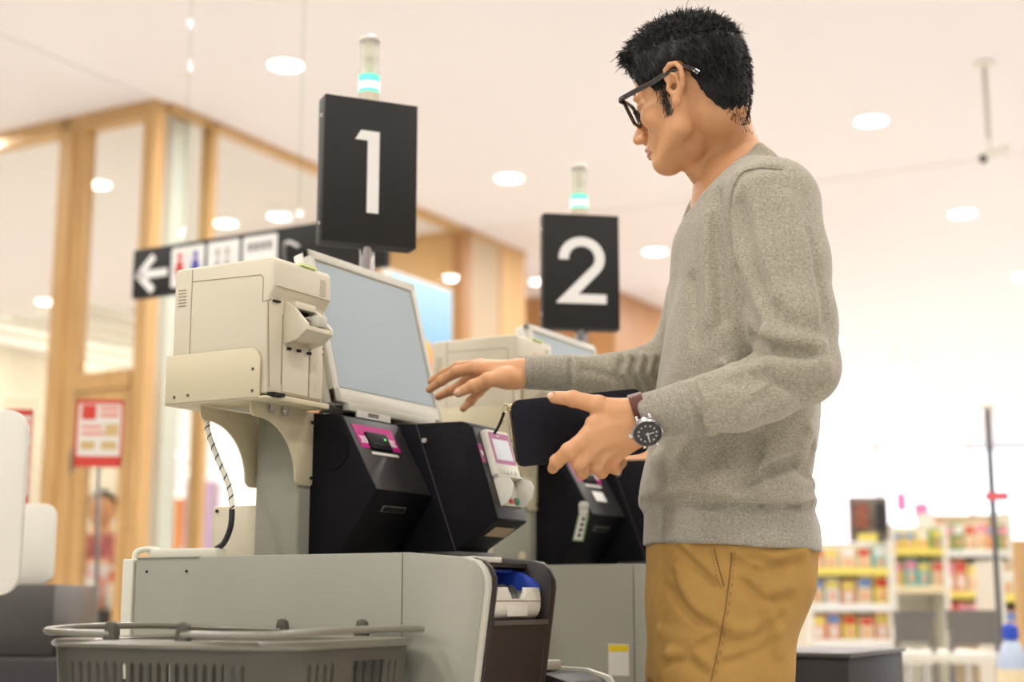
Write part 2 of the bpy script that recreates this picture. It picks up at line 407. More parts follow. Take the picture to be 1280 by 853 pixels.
for k, (a0, a1) in enumerate(((.172, .312), (.326, .458), (.472, .61))):
    tl = sp('pictogram_tile', [rrect(a0, a1, 1.808, 1.942, .008)], M_white)
    if k == 0:
        for cx_, m_ in ((.208, M_red), (.275, M_bluep)):
            sp('pictogram', [[(cx_+.011*math.cos(i*PI/5), 1.912+.011*math.sin(i*PI/5)) for i in range(10)],
               [(cx_-.009, 1.898), (cx_+.009, 1.898), (cx_+.021, 1.86), (cx_+.012, 1.86), (cx_+.009, 1.828), (cx_-.009, 1.828), (cx_-.012, 1.86), (cx_-.021, 1.86)]], m_, -.0022, tl)
        sp('pictogram', [stroke((.2415, 1.925), (.2415, 1.825), .003)], M_dimp, -.002, tl)
    elif k == 1:
        L = []
        for gx in (.368, .408):
            for gz in (1.905, 1.868):
                L += [stroke((gx-.012, gz+.008), (gx+.012, gz+.008), .005), stroke((gx-.010, gz-.004), (gx+.012, gz-.010), .005), stroke((gx+.002, gz+.014), (gx-.002, gz-.014), .005)]
        sp('lettering', L, M_dimp, -.002, tl)
    else:
        L = []
        for g in range(4):
            gx = .502+g*.026
            L += [stroke((gx-.009, 1.915), (gx+.009, 1.915), .005), stroke((gx-.009, 1.899), (gx+.009, 1.899), .005), stroke((gx-.006, 1.921), (gx-.006, 1.893), .005), stroke((gx+.007, 1.921), (gx+.005, 1.893), .005)]
        sp('lettering', L, mat('dark_print', s2l(70, 68, 66), .6), -.002, tl)
for aa in (.20, .68):
    b = B(); b.cyl((aa, .015, 1.957), (aa, .015, H), .006, seg=10); part('hanging_rod', b, M_glassg, t)
b = B(); b.tube(smooth_path([(.655, -.005, 1.80), (.655, -.02, 1.88), (.67, -.02, 1.90), (.70, -.005, 1.885)]), .006); part('hook', b, M_steel, t)

# blue digital poster near the wood wall
p = at(485, 400, 5.6)+VX*.24
t = thing('digital_poster', 'tilted pale blue lit poster with a yellow shape behind the first monitor', 'poster', (p.x, p.y, 1.05), PI/2-TH); BASE[t.name] = Vector((0, 0, 1.05))
M_pb = bpy.data.materials.new('blue_poster'); M_pb.use_nodes = True; nt = M_pb.node_tree; bs = nt.nodes['Principled BSDF']; bs.inputs['Roughness'].default_value = .2
tc = nt.nodes.new('ShaderNodeTexCoord'); sx = nt.nodes.new('ShaderNodeSeparateXYZ'); rp = nt.nodes.new('ShaderNodeValToRGB')
rp.color_ramp.elements[0].color = (*s2l(110, 130, 205), 1); rp.color_ramp.elements[1].color = (*s2l(170, 215, 240), 1); rp.color_ramp.elements[1].position = .95
e = rp.color_ramp.elements.new(.46); e.color = (*s2l(92, 118, 208), 1); e = rp.color_ramp.elements.new(.54); e.color = (*s2l(120, 180, 235), 1)
nt.links.new(tc.outputs['Generated'], sx.inputs[0]); nt.links.new(sx.outputs['Z'], rp.inputs[0]); nt.links.new(rp.outputs[0], bs.inputs['Base Color']); nt.links.new(rp.outputs[0], bs.inputs['Emission Color']); bs.inputs['Emission Strength'].default_value = .10
b = B(); b.box(-.24, .24, 0, .04, 1.34, 2.08, bev=.006); part('frame', b, M_bezell, t)
b = B(); b.box(-.225, .225, -.003, .002, 1.355, 2.065); part('display', b, M_pb, t)
sp('printed_shape', [[(.045+.05*math.cos(i*PI/8)*(1+.15*math.sin(3*i)), 1.72+.11*math.sin(i*PI/8)) for i in range(16)]], M_orange, -.005, t, 'orange and yellow printed shape')
sp('printed_shape', [[(.03+.024*math.cos(i*PI/6), 1.79+.045*math.sin(i*PI/6)) for i in range(12)]], M_yellow, -.006, t)
sp('lettering', [stroke((-.08+.03*i, 1.50), (-.06+.03*i, 1.50), .03) for i in range(7)], M_white, -.005, t)
b = B(); b.box(-.03, .03, 0, .04, 1.06, 1.36); b.box(-.16, .16, -.1, .14, 1.05, 1.07); part('stand', b, M_bezell, t)
# cabinet under the poster stand
b = B(); b.box(p.x-.35, p.x+.35, p.y-.15, p.y+.3, 0, 1.05, bev=.01); o = part('display_counter', b, M_beige); recentre(o, (p.x, p.y, 0)); tag(o, 'beige counter under the blue lit poster', 'counter')

# poster on a stand in front of the oak door
def poster(x0, x1, y0, y1, Y, name, label, tall):
    a, c = at(x0, y0, Y), at(x1, y1, Y)
    t = thing(name, label, 'poster', ((a.x+c.x)/2, Y, 0), math.radians(8)); wd = (c.x-a.x)/2; z1, z0 = a.z, c.z
    hh = z1-z0
    b = B(); b.box(-wd, wd, 0, .004, z0, z1); part('sheet', b, M_paper, t)
    P = lambda u0, u1, v0, v1: [(-wd+2*wd*u0, z1-hh*v0), (-wd+2*wd*u1, z1-hh*v0), (-wd+2*wd*u1, z1-hh*v1), (-wd+2*wd*u0, z1-hh*v1)]
    sp('red_border', [P(0, 1, 0, .06), P(0, .05, 0, 1), P(.95, 1, 0, 1), P(0, 1, .84, 1), P(.12, .42, .08, .30)], M_red, -.001, t)
    sp('lettering', [P(.5, .9, .1, .16), P(.5, .9, .2, .26), P(.12, .55, .38, .43), P(.12, .6, .48, .53)], mat('pink_print', s2l(225, 140, 125), .6), -.001, t)
    sp('picture', [P(.62, .9, .36, .54), P(.12, .42, .62, .74), P(.55, .88, .62, .74)], mat('tan_print', s2l(205, 175, 120), .6), -.001, t)
    b = B(); b.box(-wd-.01, wd+.01, .004, .012, z0-.01, z1+.03, bev=.002); part('acrylic_holder', b, M_glass, t)
    b = B(); b.tube([(0, .02, z0+.05), (wd*.5, .02, .03)], .006); b.cyl((wd*.5, .02, .0), (wd*.5, .02, .02), .14, seg=24); part('stand', b, M_steel, t)
    return t
poster(97, 151, 500, 584, 4.6, 'poster_stand', 'red and white paper poster on a thin stand before the oak door', 1)
poster(8, 34, 512, 640, 3.9, 'poster_stand', 'red bordered poster at the left edge behind the frosted panel', 1)
# merchandise table behind the glass and the clerk
# left: neighbouring till, frosted panels on dark boxes
def panel(name, label, x0, x1, y0, y1, Y, m, foot):
    a, c = at(x0, y0, Y), at(x1, y1, Y)
    o = None; b = B(); b.prism(rrect(a.x, c.x, c.z, a.z, .028, 6), Y, Y+.012, bev=.002)
    o = part(name, b, m); recentre(o, ((a.x+c.x)/2, Y, c.z)); return tag(o, label, 'panel')
panel('frosted_panel', 'frosted white rounded panel cut by the left frame edge, nearest', -70, 22, 512, 745, 1.9, M_whitep, 0)
panel('frosted_panel', 'smaller white rounded panel behind the nearest one, on a grey box', -30, 65, 630, 731, 3.3, M_whitep, 0)
a = at(4, 742, 2.06); b = B(); b.box(a.x-.4, a.x, 1.92, 2.05, 0, .846, bev=.004); o = part('dark_counter', b, M_black); recentre(o, (a.x-.2, 1.98, 0)); tag(o, 'black counter corner at the bottom left under the frosted panel', 'counter')
a, c = at(-40, 731, 3.28), at(68, 820, 3.28); b = B(); b.box(a.x, c.x, 3.26, 3.6, c.z, a.z, bev=.005); o = part('till_box', b, M_charl); recentre(o, ((a.x+c.x)/2, 3.4, c.z)); tag(o, 'dark grey till box below the smaller white panel', 'box')
a, c = at(-60, 821, 3.2), at(166, 821, 3.2); b = B(); b.box(a.x, c.x, 3.1, 3.7, 0, c.z-.002, bev=.006); o = part('dark_counter', b, M_charc); recentre(o, ((a.x+c.x)/2, 3.4, 0)); tag(o, 'low black counter behind the shopping basket at left', 'counter')
# black rounded bag on that counter
p = at(125, 790, 3.35); b = B(); b.lathe((p.x, p.y, .672), (0, 0, 1), [(0, .07), (.03, .085), (.06, .07), (.075, .03)], 18); o = part('black_cushion', b, M_black); recentre(o, (p.x, p.y, .672)); tag(o, 'low black rounded bag on the counter left of the duct', 'bag')
# ------------------------------------------------------------------ the self-checkout, in its own frame (a towards the customer, b along the row)
UNIT = []
FIRST = 'of the first checkout, under the sign 1'
# --- cabinet
cab = unit_thing('checkout_cabinet', 'pale grey checkout cabinet nearest the camera, behind the shopping basket', 'cabinet', (-.25, .25, 0)); UNIT.append(cab)
b = B(); b.box(-.506, -.03, .004, .49, 0, .862, bev=.004); part('body', b, M_grey, cab)
b = B(); b.box(-.4985, -.0008, 0, .006, .05, .8645, bev=.0015); part('side_panel', b, M_grey, cab)
b = B(); b.box(-.52, .10, .02, .48, 0, .05); part('plinth', b, M_charc, cab)
prof = [(.0008, .865), (.105, .8565), (.122, .852), (.132, .842), (.138, .829), (.1385, .815), (.121, .69), (.03, .05), (.0008, .05)]
def inset(P, d):
    c = Vector((.07, .6)); return [(p[0]-d if p[0] > .01 else p[0], p[1]-d if p[1] > .3 else p[1]) for p in P]
b = B(); b.prism([(p[0]-.006 if p[0] > .02 else p[0], p[1]) for p in prof], 0, .008, bev=.0012); part('side_panel', b, M_grey, cab)
b = B(); b.prism(prof, .003, .014, bev=.002); part('edge_trim', b, M_greyl, cab, 'light grey curved edge trim')
# dark front pod, hollow where the coin tray sits
pod = B()
pp = [(p[0]+.003 if p[0] > .02 else p[0], p[1]) for p in prof]
pod.prism(pp, .0135, .024, bev=.0015); pod.prism(pp, .181, .2, bev=.004)
roof = [(-.02, .868), (.105, .8615), (.124, .856), (.134, .846), (.128, .838), (.118, .846), (.10, .8505), (-.02, .853)]
pod.prism([(-.02, .854), (.10, .851), (.10, .845), (-.02, .848)], .024, .181)
pod.box(-.02, .03, .024, .181, .05, .85)
pod.prism([(.03, .768), (.1335, .768), (.122, .69), (.032, .05), (.02, .05)], .024, .181)
part('front_pod', pod, M_brown, cab, 'dark brown front pod with a hollow for coins')
b = B(); b.prism([(.128, .771), (.1375, .771), (.1365, .764), (.127, .764)], .024, .181); part('sill', b, M_charl, cab)
b = B(); b.box(.070, .100, .03, .108, .851, .8588, bev=.0015); part('white_lid', b, M_whitep, cab, 'white lid on top of the pod')
# blue hopper
hop = B()
fin = [(.04, .846), (.075, .845), (.10, .838), (.118, .827), (.127, .8175), (.127, .812), (.04, .812)]
hop.prism(fin, .160, .176, bev=.001); hop.prism(fin, .0255, .034, bev=.001); hop.box(.04, .052, .034, .160, .80, .847)
hop.box(.052, .088, .034, .160, .838, .842)
part('coin_hopper', hop, M_blue, cab, 'blue coin hopper')
b = B()
for k in range(5): b.cyl((.07+.003*(k % 2), .105+.011*k, .8421), (.07, .105+.011*k, .8435), .0035, seg=10)
part('key_row', b, M_red, cab)
bk = B(); front = [(.05, .8165), (.128, .8165), (.1298, .809), (.1308, .80), (.131, .792), (.1300, .785), (.1275, .779), (.1235, .774), (.118, .7712), (.110, .770), (.05, .770)]
lo_ = [(.05, .797), (.1308, .797), (.131, .792), (.1300, .785), (.1275, .779), (.1235, .774), (.118, .7712), (.110, .770), (.05, .770)]
bk.prism(lo_, .0255, .168, bev=.0012)
lip = [(.1225, .7965), (.1225, .8165), (.128, .8165), (.1298, .809), (.1308, .80), (.1310, .7965)]
for y0_, y1_ in ((.0255, .076), (.126, .168)): bk.prism(lip, y0_, y1_, bev=.0008)
bk.prism([(.1225, .796), (.1225, .8005), (.1306, .8005), (.131, .796)], .076, .126)
for k in range(4):     # rounded corners of the notch
    for sg_, bb_ in ((1, .076), (-1, .126)):
        w_ = .0032*(4-k)*.45; y0_ = bb_ if sg_ > 0 else bb_-w_; bk.prism([(.1225, .8004+.0022*k), (.1225, .8027+.0022*k), (.1304, .8027+.0022*k), (.1306, .8004+.0022*k)], y0_, y0_+w_)
bk.box(.05, .056, .0255, .168, .797, .8165); bk.box(.05, .1225, .0255, .028, .797, .8165); bk.box(.05, .1225, .1655, .168, .797, .8165)
q = part('coin_cup', bk, M_whitep, cab, 'off-white bulging coin cup with a notch')
b = B(); b.box(.1302, .1312, .028, .166, .7965, .7978); part('seam', b, M_creamd, q)
b = B(); b.box(.1275, .1315, .070, .128, .7755, .7925, bev=.0015); part('grip', b, M_whitep, q)
b = B()
for k in range(9): b.cyl((.070+.0055*k, .088+.012*(k % 3), .8085+.001*(k % 2)), (.0722+.0055*k, .088+.012*(k % 3), .8095+.001*(k % 2)), .0118, seg=18)
part('coins', b, mat('coin_metal', (.22, .23, .21), .3, metal=1), cab, kind='stuff')
b = B()
for aa in (-.395, -.476): b.cyl((aa+.0, -.0012, .842), (aa, .001, .842), .0022, seg=10)
part('screw', b, M_gap, cab)
b = B(); b.box(-.5, -.37, -.0015, .0, .8632, .8648); part('top_edge', b, M_greyl, cab)
# low tray beside the pod
tr = unit_thing('side_tray', 'dark rounded side tray low beside the first coin pod', 'tray', (.08, .31, .55)); UNIT.append(tr)
b = B(); b.prism([(.0, .55), (.0, .692), (.10, .688), (.135, .678), (.15, .655), (.15, .55)], .25, .372, bev=.004); part('tray_body', b, M_brown, tr)
b = B(); b.prism([(.0, .55), (.0, .697), (.10, .693), (.14, .682), (.156, .655), (.156, .55)], .372, .388, bev=.003); part('end_cap', b, M_greyl, tr)
b = B(); b.box(-.0, .07, .26, .35, .692, .706, bev=.002); part('white_pad', b, M_whitep, tr)
# --- duct with cable
du = unit_thing('cable_duct', 'white plastic cable duct running over the cabinet\'s left end', 'duct', (-.5, .0, .3)); UNIT.append(du)
b = B(); b.box(-.5, -.365, .03, .055, .8645, .878, bev=.002); b.box(-.528, -.506, .0, .03, 0.3, .862, bev=.002); part('duct', b, M_duct, du)
b = B(); b.tube(smooth_path([(-.517, .016, .855), (-.517, .018, .872), (-.508, .03, .878), (-.49, .042, .876)]), .005, 10); part('duct_elbow', b, M_duct, du)
ca = unit_thing('spiral_cable', 'black cable wrapped in pale spiral hanging down from the printer', 'cable', (-.37, .05, .878)); UNIT.append(ca)
cpts = smooth_path([(-.41, .06, 1.10), (-.408, .05, 1.07), (-.385, .05, 1.02), (-.362, .055, .97), (-.352, .05, .92), (-.36, .045, .888), (-.375, .042, .876)], 8)
b = B(); b.tube(cpts, .0042, 10); part('spiral_wrap', b, M_duct, ca, 'pale spiral wrap')
sp_ = []; n_ = len(cpts)
for i in range(400):
    t_ = i/399*(n_-18); k = int(t_); f_ = t_-k; pnt = cpts[k].lerp(cpts[k+1], f_); d = (cpts[k+1]-cpts[k]).normalized(); e1 = d.cross(Vector((0, 1, 0))).normalized(); e2 = d.cross(e1)
    ang = i*.19; sp_.append(pnt+e1*(.0030*math.cos(ang))+e2*(.0030*math.sin(ang)))
b = B(); b.tube(sp_, .0017, 6); part('cable_core', b, M_cable, ca, 'black cable showing between the wraps')
b = B(); b.tube(cpts[-20:], .0046, 10); part('bare_cable', b, M_cable, ca)
# --- rear box beside the column
bx = unit_thing('side_box', 'cream metal box standing on the cabinet left of the grey column', 'box', (-.44, .22, .865)); UNIT.append(bx)
b = B(); b.box(-.52, -.40, .20, .34, .865, .955, bev=.003); part('box_body', b, M_tray, bx)
b = B(); b.box(-.512, -.402, .1985, .2, .87, .95, bev=.0004); part('box_door', b, M_cream, bx)
b = B(); b.cyl((-.508, .196, .947), (-.508, .2, .947), .003, seg=10); part('screw', b, M_gap, bx)
# --- column and brackets
co = unit_thing('support_column', 'grey square column carrying the printer of the first checkout', 'column', (-.35, .175, .865)); UNIT.append(co)
b = B(); b.box(-.395, -.3075, .157, .30, .865, 1.1, bev=.006, seg=3); part('column', b, M_grey, co)
for k, (aa, w_) in enumerate(((-.3065, .002), (-.408, .002))):
    q = [(.192, 1.102), (.03, 1.102), (.03, 1.088), (.036, 1.081)]
    for i in range(13):
        t_ = i/12*PI/2; q.append((.05+.095*math.sin(t_), .99+.09*math.cos(t_)-.0))
    q += [(.149, .985), (.155, .981), (.186, .981), (.192, .987)]
    b = B(); b.prism(q, aa, aa+w_+.001, axes='yz', bev=.0005); br = part('bracket', b, M_tray, co, 'cream steel bracket with a quarter-round cut')
    if k == 0:
        b = B()
        for bb, zz in ((.183, 1.085), (.183, .994)): b.cyl((aa+.003, bb, zz), (aa+.006, bb, zz), .0032, seg=12)
        part('screw', b, M_steel, br)
b = B()
for bb, in ((.075,), (.108,)): b.cyl((-.298, bb, 1.104), (-.298, bb, 1.088), .0045, seg=12); b.cyl((-.298, bb, 1.096), (-.298, bb, 1.094), .007, seg=6)
part('bolt', b, M_steel, co)
# --- receipt printer in its tray
pr = unit_thing('receipt_printer', 'cream receipt printer box nearest the camera, left of the first monitor', 'printer', (-.355, .09, 1.104)); UNIT.append(pr)
b = B(); b.prism([(-.461, 1.112), (-.461, 1.322), (-.457, 1.327), (-.262, 1.327), (-.256, 1.321), (-.256, 1.279), (-.268, 1.262), (-.268, 1.112)], .02, .166, bev=.004, seg=3); body = part('housing', b, M_cream, pr)
# raised panels on the side and the seams between them
b = B()
gp = [(-.434, 1.303), (-.283, 1.3035), (-.279, 1.299), (-.279, 1.258), (-.271, 1.256)]
def seam(path, y=.0197, w_=.0007):
    for p, q in zip(path[:-1], path[1:]):
        b.prism(stroke(p, q, w_*1.6), y-.0002, y+.0012)
seam([(-.424, 1.155), (-.424, 1.303), (-.284, 1.2995), (-.279, 1.295), (-.279, 1.256), (-.262, 1.2585)])
seam([(-.2685, 1.255), (-.262, 1.12)]); seam([(-.424, 1.303), (-.424, 1.323)])
part('panel_seam', b, M_creamd, body)
b = B()
for k in range(6): b.box(-.4515, -.4355, .0192, .021, 1.2905-k*.0052, 1.2915-k*.0052)
part('vent_slot', b, M_creamd, body)
b = B()
for i in range(4):
    for k in range(8): b.box(-.2565, -.2553, .148-.004*i, .1505-.004*i, 1.309-.0036*k, 1.3103-.0036*k)
part('grille', b, mat('grille_tan', s2l(178, 166, 138), .6), body)
# front cover line, door, paper mouth
b = B(); b.box(-.2562, -.2553, .024, .163, 1.2795, 1.2803); b.box(-.2690, -.2672, .056, .0568, 1.13, 1.24); b.box(-.2690, -.2672, .126, .1268, 1.115, 1.22); b.box(-.2690, -.2672, .04, .158, 1.1135, 1.1155)
part('front_seam', b, M_creamd, body)
b = B(); b.box(-.269, -.2655, .058, .124, 1.118, 1.205, bev=.0015); part('paper_door', b, M_cream, body)
b = B(); b.box(-.269, -.2655, .128, .160, 1.117, 1.255, bev=.0015); part('control_panel', b, M_cream, body)
mo = B()
chk = [(-.268, 1.262), (-.262, 1.262), (-.246, 1.250), (-.234, 1.236), (-.222, 1.224), (-.222, 1.214), (-.24, 1.200), (-.268, 1.194)]
mo.prism(chk, .058, .066, bev=.001); mo.prism(chk, .118, .128, bev=.001)
mo.prism([(-.268, 1.2), (-.24, 1.2), (-.222, 1.214), (-.222, 1.221), (-.238, 1.216), (-.268, 1.222)], .066, .118, bev=.001)
mo.box(-.268, -.250, .066, .118, 1.252, 1.263, bev=.001)
mth = part('paper_mouth', mo, M_cream, pr, 'protruding paper mouth')
b = B(); b.box(-.268, -.263, .068, .116, 1.222, 1.252); part('slot', b, M_gap, mth)
b = B(); b.box(-.262, -.2385, .068, .088, 1.217, 1.236, bev=.002); part('roller', b, mat('roller_brown', s2l(105, 92, 78), .5), mth)
b = B(); b.box(-.252, -.221, .089, .112, 1.223, 1.241, bev=.003); part('lever', b, M_greyl, mth)
b = B()
for bb in (.07, .095, .122): b.box(-.268, -.262, bb-.004, bb+.004, 1.186, 1.190)
b.box(-.268, -.2635, .030, .046, 1.257, 1.260); b.box(-.268, -.255, .024, .052, 1.1085, 1.1135)
part('recess', b, M_gap, mth)
b = B(); b.box(-.2698, -.2655, .134, .151, 1.127, 1.149, bev=.001); b.cyl((-.2655, .1425, 1.171), (-.2648, .1425, 1.171), .0055, seg=18); part('button', b, M_cream, body)
b = B()
for k in range(6): b.box(-.2655, -.2648, .1595, .161, 1.19+.009*k, 1.194+.009*k)
part('status_marks', b, M_gap, body)
b = B(); b.box(-.262, -.2552, .085, .126, 1.3245, 1.3285); stk = part('lime_sticker', b, M_lime, body)
b = B(); b.prism(rrect(-.466, -.276, 1.104, 1.184, .022, 6, (1, 0, 0, 0)), .0135, .0165, bev=.0006); b.box(-.466, -.262, .0135, .176, 1.1035, 1.1075, bev=.001); b.box(-.276, -.262, .06, .176, 1.104, 1.112, bev=.001)
ty = part('tray', b, M_tray, pr, 'cream sheet-steel tray with a rounded corner')
b = B()
for aa, zz in ((-.289, 1.150), (-.289, 1.116), (-.4465, 1.116), (-.4185, 1.1175)): b.cyl((aa, .0128, zz), (aa, .0136, zz), .0026, seg=10)
part('screw', b, mat('dark_screw', s2l(90, 75, 60), .4), ty)
# --- monitor
mn = unit_thing('touch_monitor', 'pale bezelled touch monitor nearest the camera, tilted back, beside the printer', 'monitor', (-.30, .37, 1.105)); UNIT.append(mn)
MF = frame(-.333, 1.3866, -.2654, 1.121, .2)
WM, HM = .332, .274
bz = B(); t_ = .0
def ringbox(x0, x1, y0, y1, X0, X1, Y0, Y1, z0, z1):
    bz.slab(X0, X1, Y0, y0, z0, z1, MF, .0025); bz.slab(X0, X1, y1, Y1, z0, z1, MF, .0025); bz.slab(X0, x0, Y0, Y1, z0, z1, MF, .0025); bz.slab(x1, X1, Y0, Y1, z0, z1, MF, .0025)
ringbox(.018, .318, .0165, .249, 0, WM, 0, HM, -.012, 0)
part('bezel', bz, M_bezel, mn)
b = B(); b.slab(.002, WM-.002, .002, HM-.002, -.034, -.011, MF, .004); part('back_shell', b, M_bezell, mn)
b = B(); b.slab(.0175, .3185, .016, .2495, -.006, -.0045, MF); part('gasket', b, M_greyl, mn)
b = B(); b.slab(.0215, .3145, .0195, .2455, -.0046, -.003, MF); part('screen', b, M_screen, mn, 'blank pale blue-grey touch screen')
b = B(); b.prism([(-.36, 1.108), (-.27, 1.108), (-.285, 1.13), (-.335, 1.14)], .27, .47, bev=.003); part('mount', b, M_charc, mn)
b = B(); b.box(-.262, -.259, .25, .35, 1.099, 1.111); lb = part('barcode_label', b, M_paper, mn, 'white paper label with a bar code')
b = B()
for k in range(8): b.box(-.2590, -.2585, .283+.004*k, .2848+.004*k, 1.1025, 1.109)
part('bars', b, M_gap, lb)
b = B(); b.box(-.275, -.262, .23, .50, 1.108, 1.122, bev=.002); part('lower_lip', b, M_greyl, mn)
# --- banknote module
mA = unit_thing('banknote_module', 'black banknote module with a magenta sheet round its slot, first checkout', 'cash machine', (-.25, .27, .866)); UNIT.append(mA)
b = B(); b.prism([(-.36, .866), (-.25, .866), (-.1765, .9705), (-.247, 1.094), (-.262, 1.0985), (-.36, 1.107)], .19, .356, bev=.0025, seg=2); hA = part('housing', b, M_black, mA)
FA = frame(-.247, 1.094, -.177, .9705, 0)
b = B(); b.slab(.192, .354, .002, .140, .0, .0012, FA, .0005); part('front_cover', b, M_blackf, mA, 'dark grey slanted front cover')
b = B(); b.cyl((-.264, .1875, 1.040), (-.264, .191, 1.040), .033, seg=36); b.box(-.297, -.280, .1865, .1895, 1.018, 1.026); part('round_cap', b, M_black, mA)
b = B(); b.slab(.2045, .3195, .0145, .060, .0012, .002, FA); mg = part('instruction_sheet', b, M_mag, mA, 'magenta sheet with white arrows')
b = B()
for k in range(3):
    for side in (0, 1):
        x = .211+.0065*k if side == 0 else .3135-.0065*k; s_ = 1 if side == 0 else -1
        b.prism([(x, .037), (x+.003*s_, .037), (x+.0065*s_, .044), (x+.003*s_, .051), (x, .051), (x+.0035*s_, .044)], .002, .0026, FA, axes='xy')
part('arrows', b, M_white, mg)
b = B(); b.slab(.2295, .2905, .029, .062, -.002, .006, FA, .0015); s1 = part('note_slot', b, M_black, mA)
b = B(); b.slab(.236, .284, .046, .055, .0055, .0066, FA); part('slot_opening', b, M_gap, s1)
b = B(); b.slab(.276, .280, .040, .043, .0058, .0068, FA); part('indicator', b, mat('green_led', (.1, .8, .1), .4, emit=(.15, .9, .2), es=1.5), s1)
b = B(); b.slab(.2265, .303, .067, .0725, .0012, .0035, FA, .0006); part('white_strip', b, M_paper, mA)
FL = frame(-.1765, .9705, -.25, .866, 0)
b = B(); b.slab(.232, .300, .026, .038, -.001, .0012, FL, .0005); hn = part('finger_grip', b, mat('grip_grey', s2l(95, 90, 86), .35), mA); b = B(); b.slab(.237, .296, .028, .036, .0012, .002, FL); part('grip_hollow', b, M_gap, hn)
# --- payment module
mB = unit_thing('payment_module', 'black payment housing right of the banknote slot, first checkout', 'payment terminal housing', (-.2, .41, .866)); UNIT.append(mB)
pB = [(-.36, .866), (-.128, .866), (-.128, .882), (-.0516, .9284), (-.099, 1.077), (-.108, 1.090), (-.122, 1.0955), (-.205, 1.0965), (-.36, 1.103)]
b = B(); b.prism(pB, .36, .462, bev=.003, seg=2); part('housing', b, M_black, mB)
FB = frame(-.101, 1.083, -.0516, .9284, 0)
b = B(); b.slab(.3615, .4605, -.002, .160, 0, .0012, FB, .0005); part('front_cover', b, M_blackf, mB, 'dark grey slanted front cover')
b = B(); b.prism(stroke((-.2132, 1.0956), (-.128, .868), .0012), .3592, .3605); part('seam', b, M_charl, mB)
b = B(); b.prism([(-.20, .866), (-.118, .866), (-.12, .878), (-.20, .878)], .358, .47, bev=.001); part('foot', b, M_charl, mB)
b = B(); b.cyl((-.195, .3565, 1.0664), (-.195, .36, 1.0664), .0042, seg=14); part('lock', b, M_greyl, mB)
b = B()
for i in range(6):
    for k in range(6): b.cyl((-.150+.0065*i+.001*k, .3592, .966-.0055*k), (-.150+.0065*i+.001*k, .3602, .966-.0055*k), .0014, seg=6)
part('speaker_holes', b, M_gap, mB, kind='stuff')
b = B(); b.slab(.3605, .372, .028, .062, .0013, .002, FB); b.slab(.452, .4605, .028, .062, .0013, .002, FB); mg = part('magenta_strip', b, M_magp, mB)
b = B(); b.prism([(.363, .043), (.366, .039), (.371, .045), (.366, .051)], .002, .0025, FB, axes='xy'); part('arrow', b, M_white, mg)
b = B(); b.prism([(-.0525, .9285+.001), (-.0545, .9345), (-.066, .924), (-.092, .9050), (-.09, .903)], .385, .452); part('coin_window', b, mat('inner_tan', s2l(176, 150, 120), .4), mB)
ct = unit_thing('card_terminal', 'white card terminal with a mauve framed display, nearest the man\'s hands', 'card terminal', (-.09, .42, .94)); UNIT.append(ct)
b = B(); b.prism(rrect(.3785, .4595, .004, .088, .006, 4), .001, .013, FB, axes='xy', bev=.002); part('body', b, M_whitep, ct)
b = B(); b.prism(rrect(.3845, .4555, .009, .0655, .003, 3), .013, .0134, FB, axes='xy'); fr = part('mauve_frame', b, M_magp, ct)
b = B(); b.slab(.392, .4475, .021, .0585, .0132, .0139, FB); part('display', b, mat('small_display', s2l(205, 208, 212), .2, emit=s2l(200, 205, 215), es=.25), ct)
b = B()
b.slab(.412, .419, .0135, .0155, .0134, .0139, FB)
part('mark', b, M_white, fr)
b = B()
for k in range(5): b.slab(.389+.0125*k, .3995+.0125*k, .077, .0845, .013, .0142, FB, .0004)
part('key', b, M_greyl, ct)
hd = B()
fc = [(.090, .001), (.090, .016), (.098, .030), (.112, .034), (.128, .026), (.136, .012), (.138, .001)]
def cheek(x0, x1):
    t = bmesh.new(); A = [t.verts.new((x0, y, z)) for y, z in fc]; C_ = [t.verts.new((x1, y, z)) for y, z in fc]; t.faces.new(A); t.faces.new(C_[::-1])
    for i in range(len(fc)): t.faces.new((A[i], C_[i], C_[(i+1) % len(fc)], A[(i+1) % len(fc)]))
    hd.merge(t, FB)
cheek(.3825, .3855); cheek(.4525, .4555); hd.slab(.3825, .4555, .088, .0905, .001, .018, FB)
part('key_shield', hd, M_whitep, ct, 'white curved keypad shield')
b = B(); b.slab(.3865, .4515, .091, .137, .001, .0035, FB); part('keypad', b, M_greyl, ct)
b = B()
for k in range(3):
    b.slab(.392+.018*k, .404+.018*k, .124, .132, .0035, .0055, FB, .001)
kk = part('key', b, M_red, ct); kk['label'] = 'red and white keys'
b = B(); b.cyl((.436, .128, .0035), (.436, .128, .0062), .0065, seg=16, M=FB); part('enter_key', b, M_teal, ct, 'green round key')
# --- copies for the second checkout
LAB2 = {'checkout_cabinet': 'pale grey cabinet of the second checkout, between first pod and the man', 'side_tray': 'side tray of the second checkout, hidden behind the man\'s trousers',
 'cable_duct': 'white duct on the left end of the second cabinet, behind the first', 'spiral_cable': 'spiral cable of the second checkout, behind the first',
 'side_box': 'cream box beside the second column, behind the first checkout', 'support_column': 'grey column of the second checkout, right of the first card terminal',
 'receipt_printer': 'cream receipt printer further back, with an orange sticker, above the reaching hand', 'touch_monitor': 'further tilted monitor under the sign 2, mostly hidden by the sleeve',
 'banknote_module': 'further black banknote module with two white stickers, below the held wallet', 'payment_module': 'further black payment housing beside the man\'s hip',
 'card_terminal': 'card terminal of the second checkout, hidden by the man'}
U2 = {}
for t in UNIT:
    if t.name.startswith('side_tray'): continue
    c = copy_tree(t); c.location = t.location + VX*PITCHV; key = t.name.split('.')[0]; c['label'] = LAB2[key]; U2[key] = c
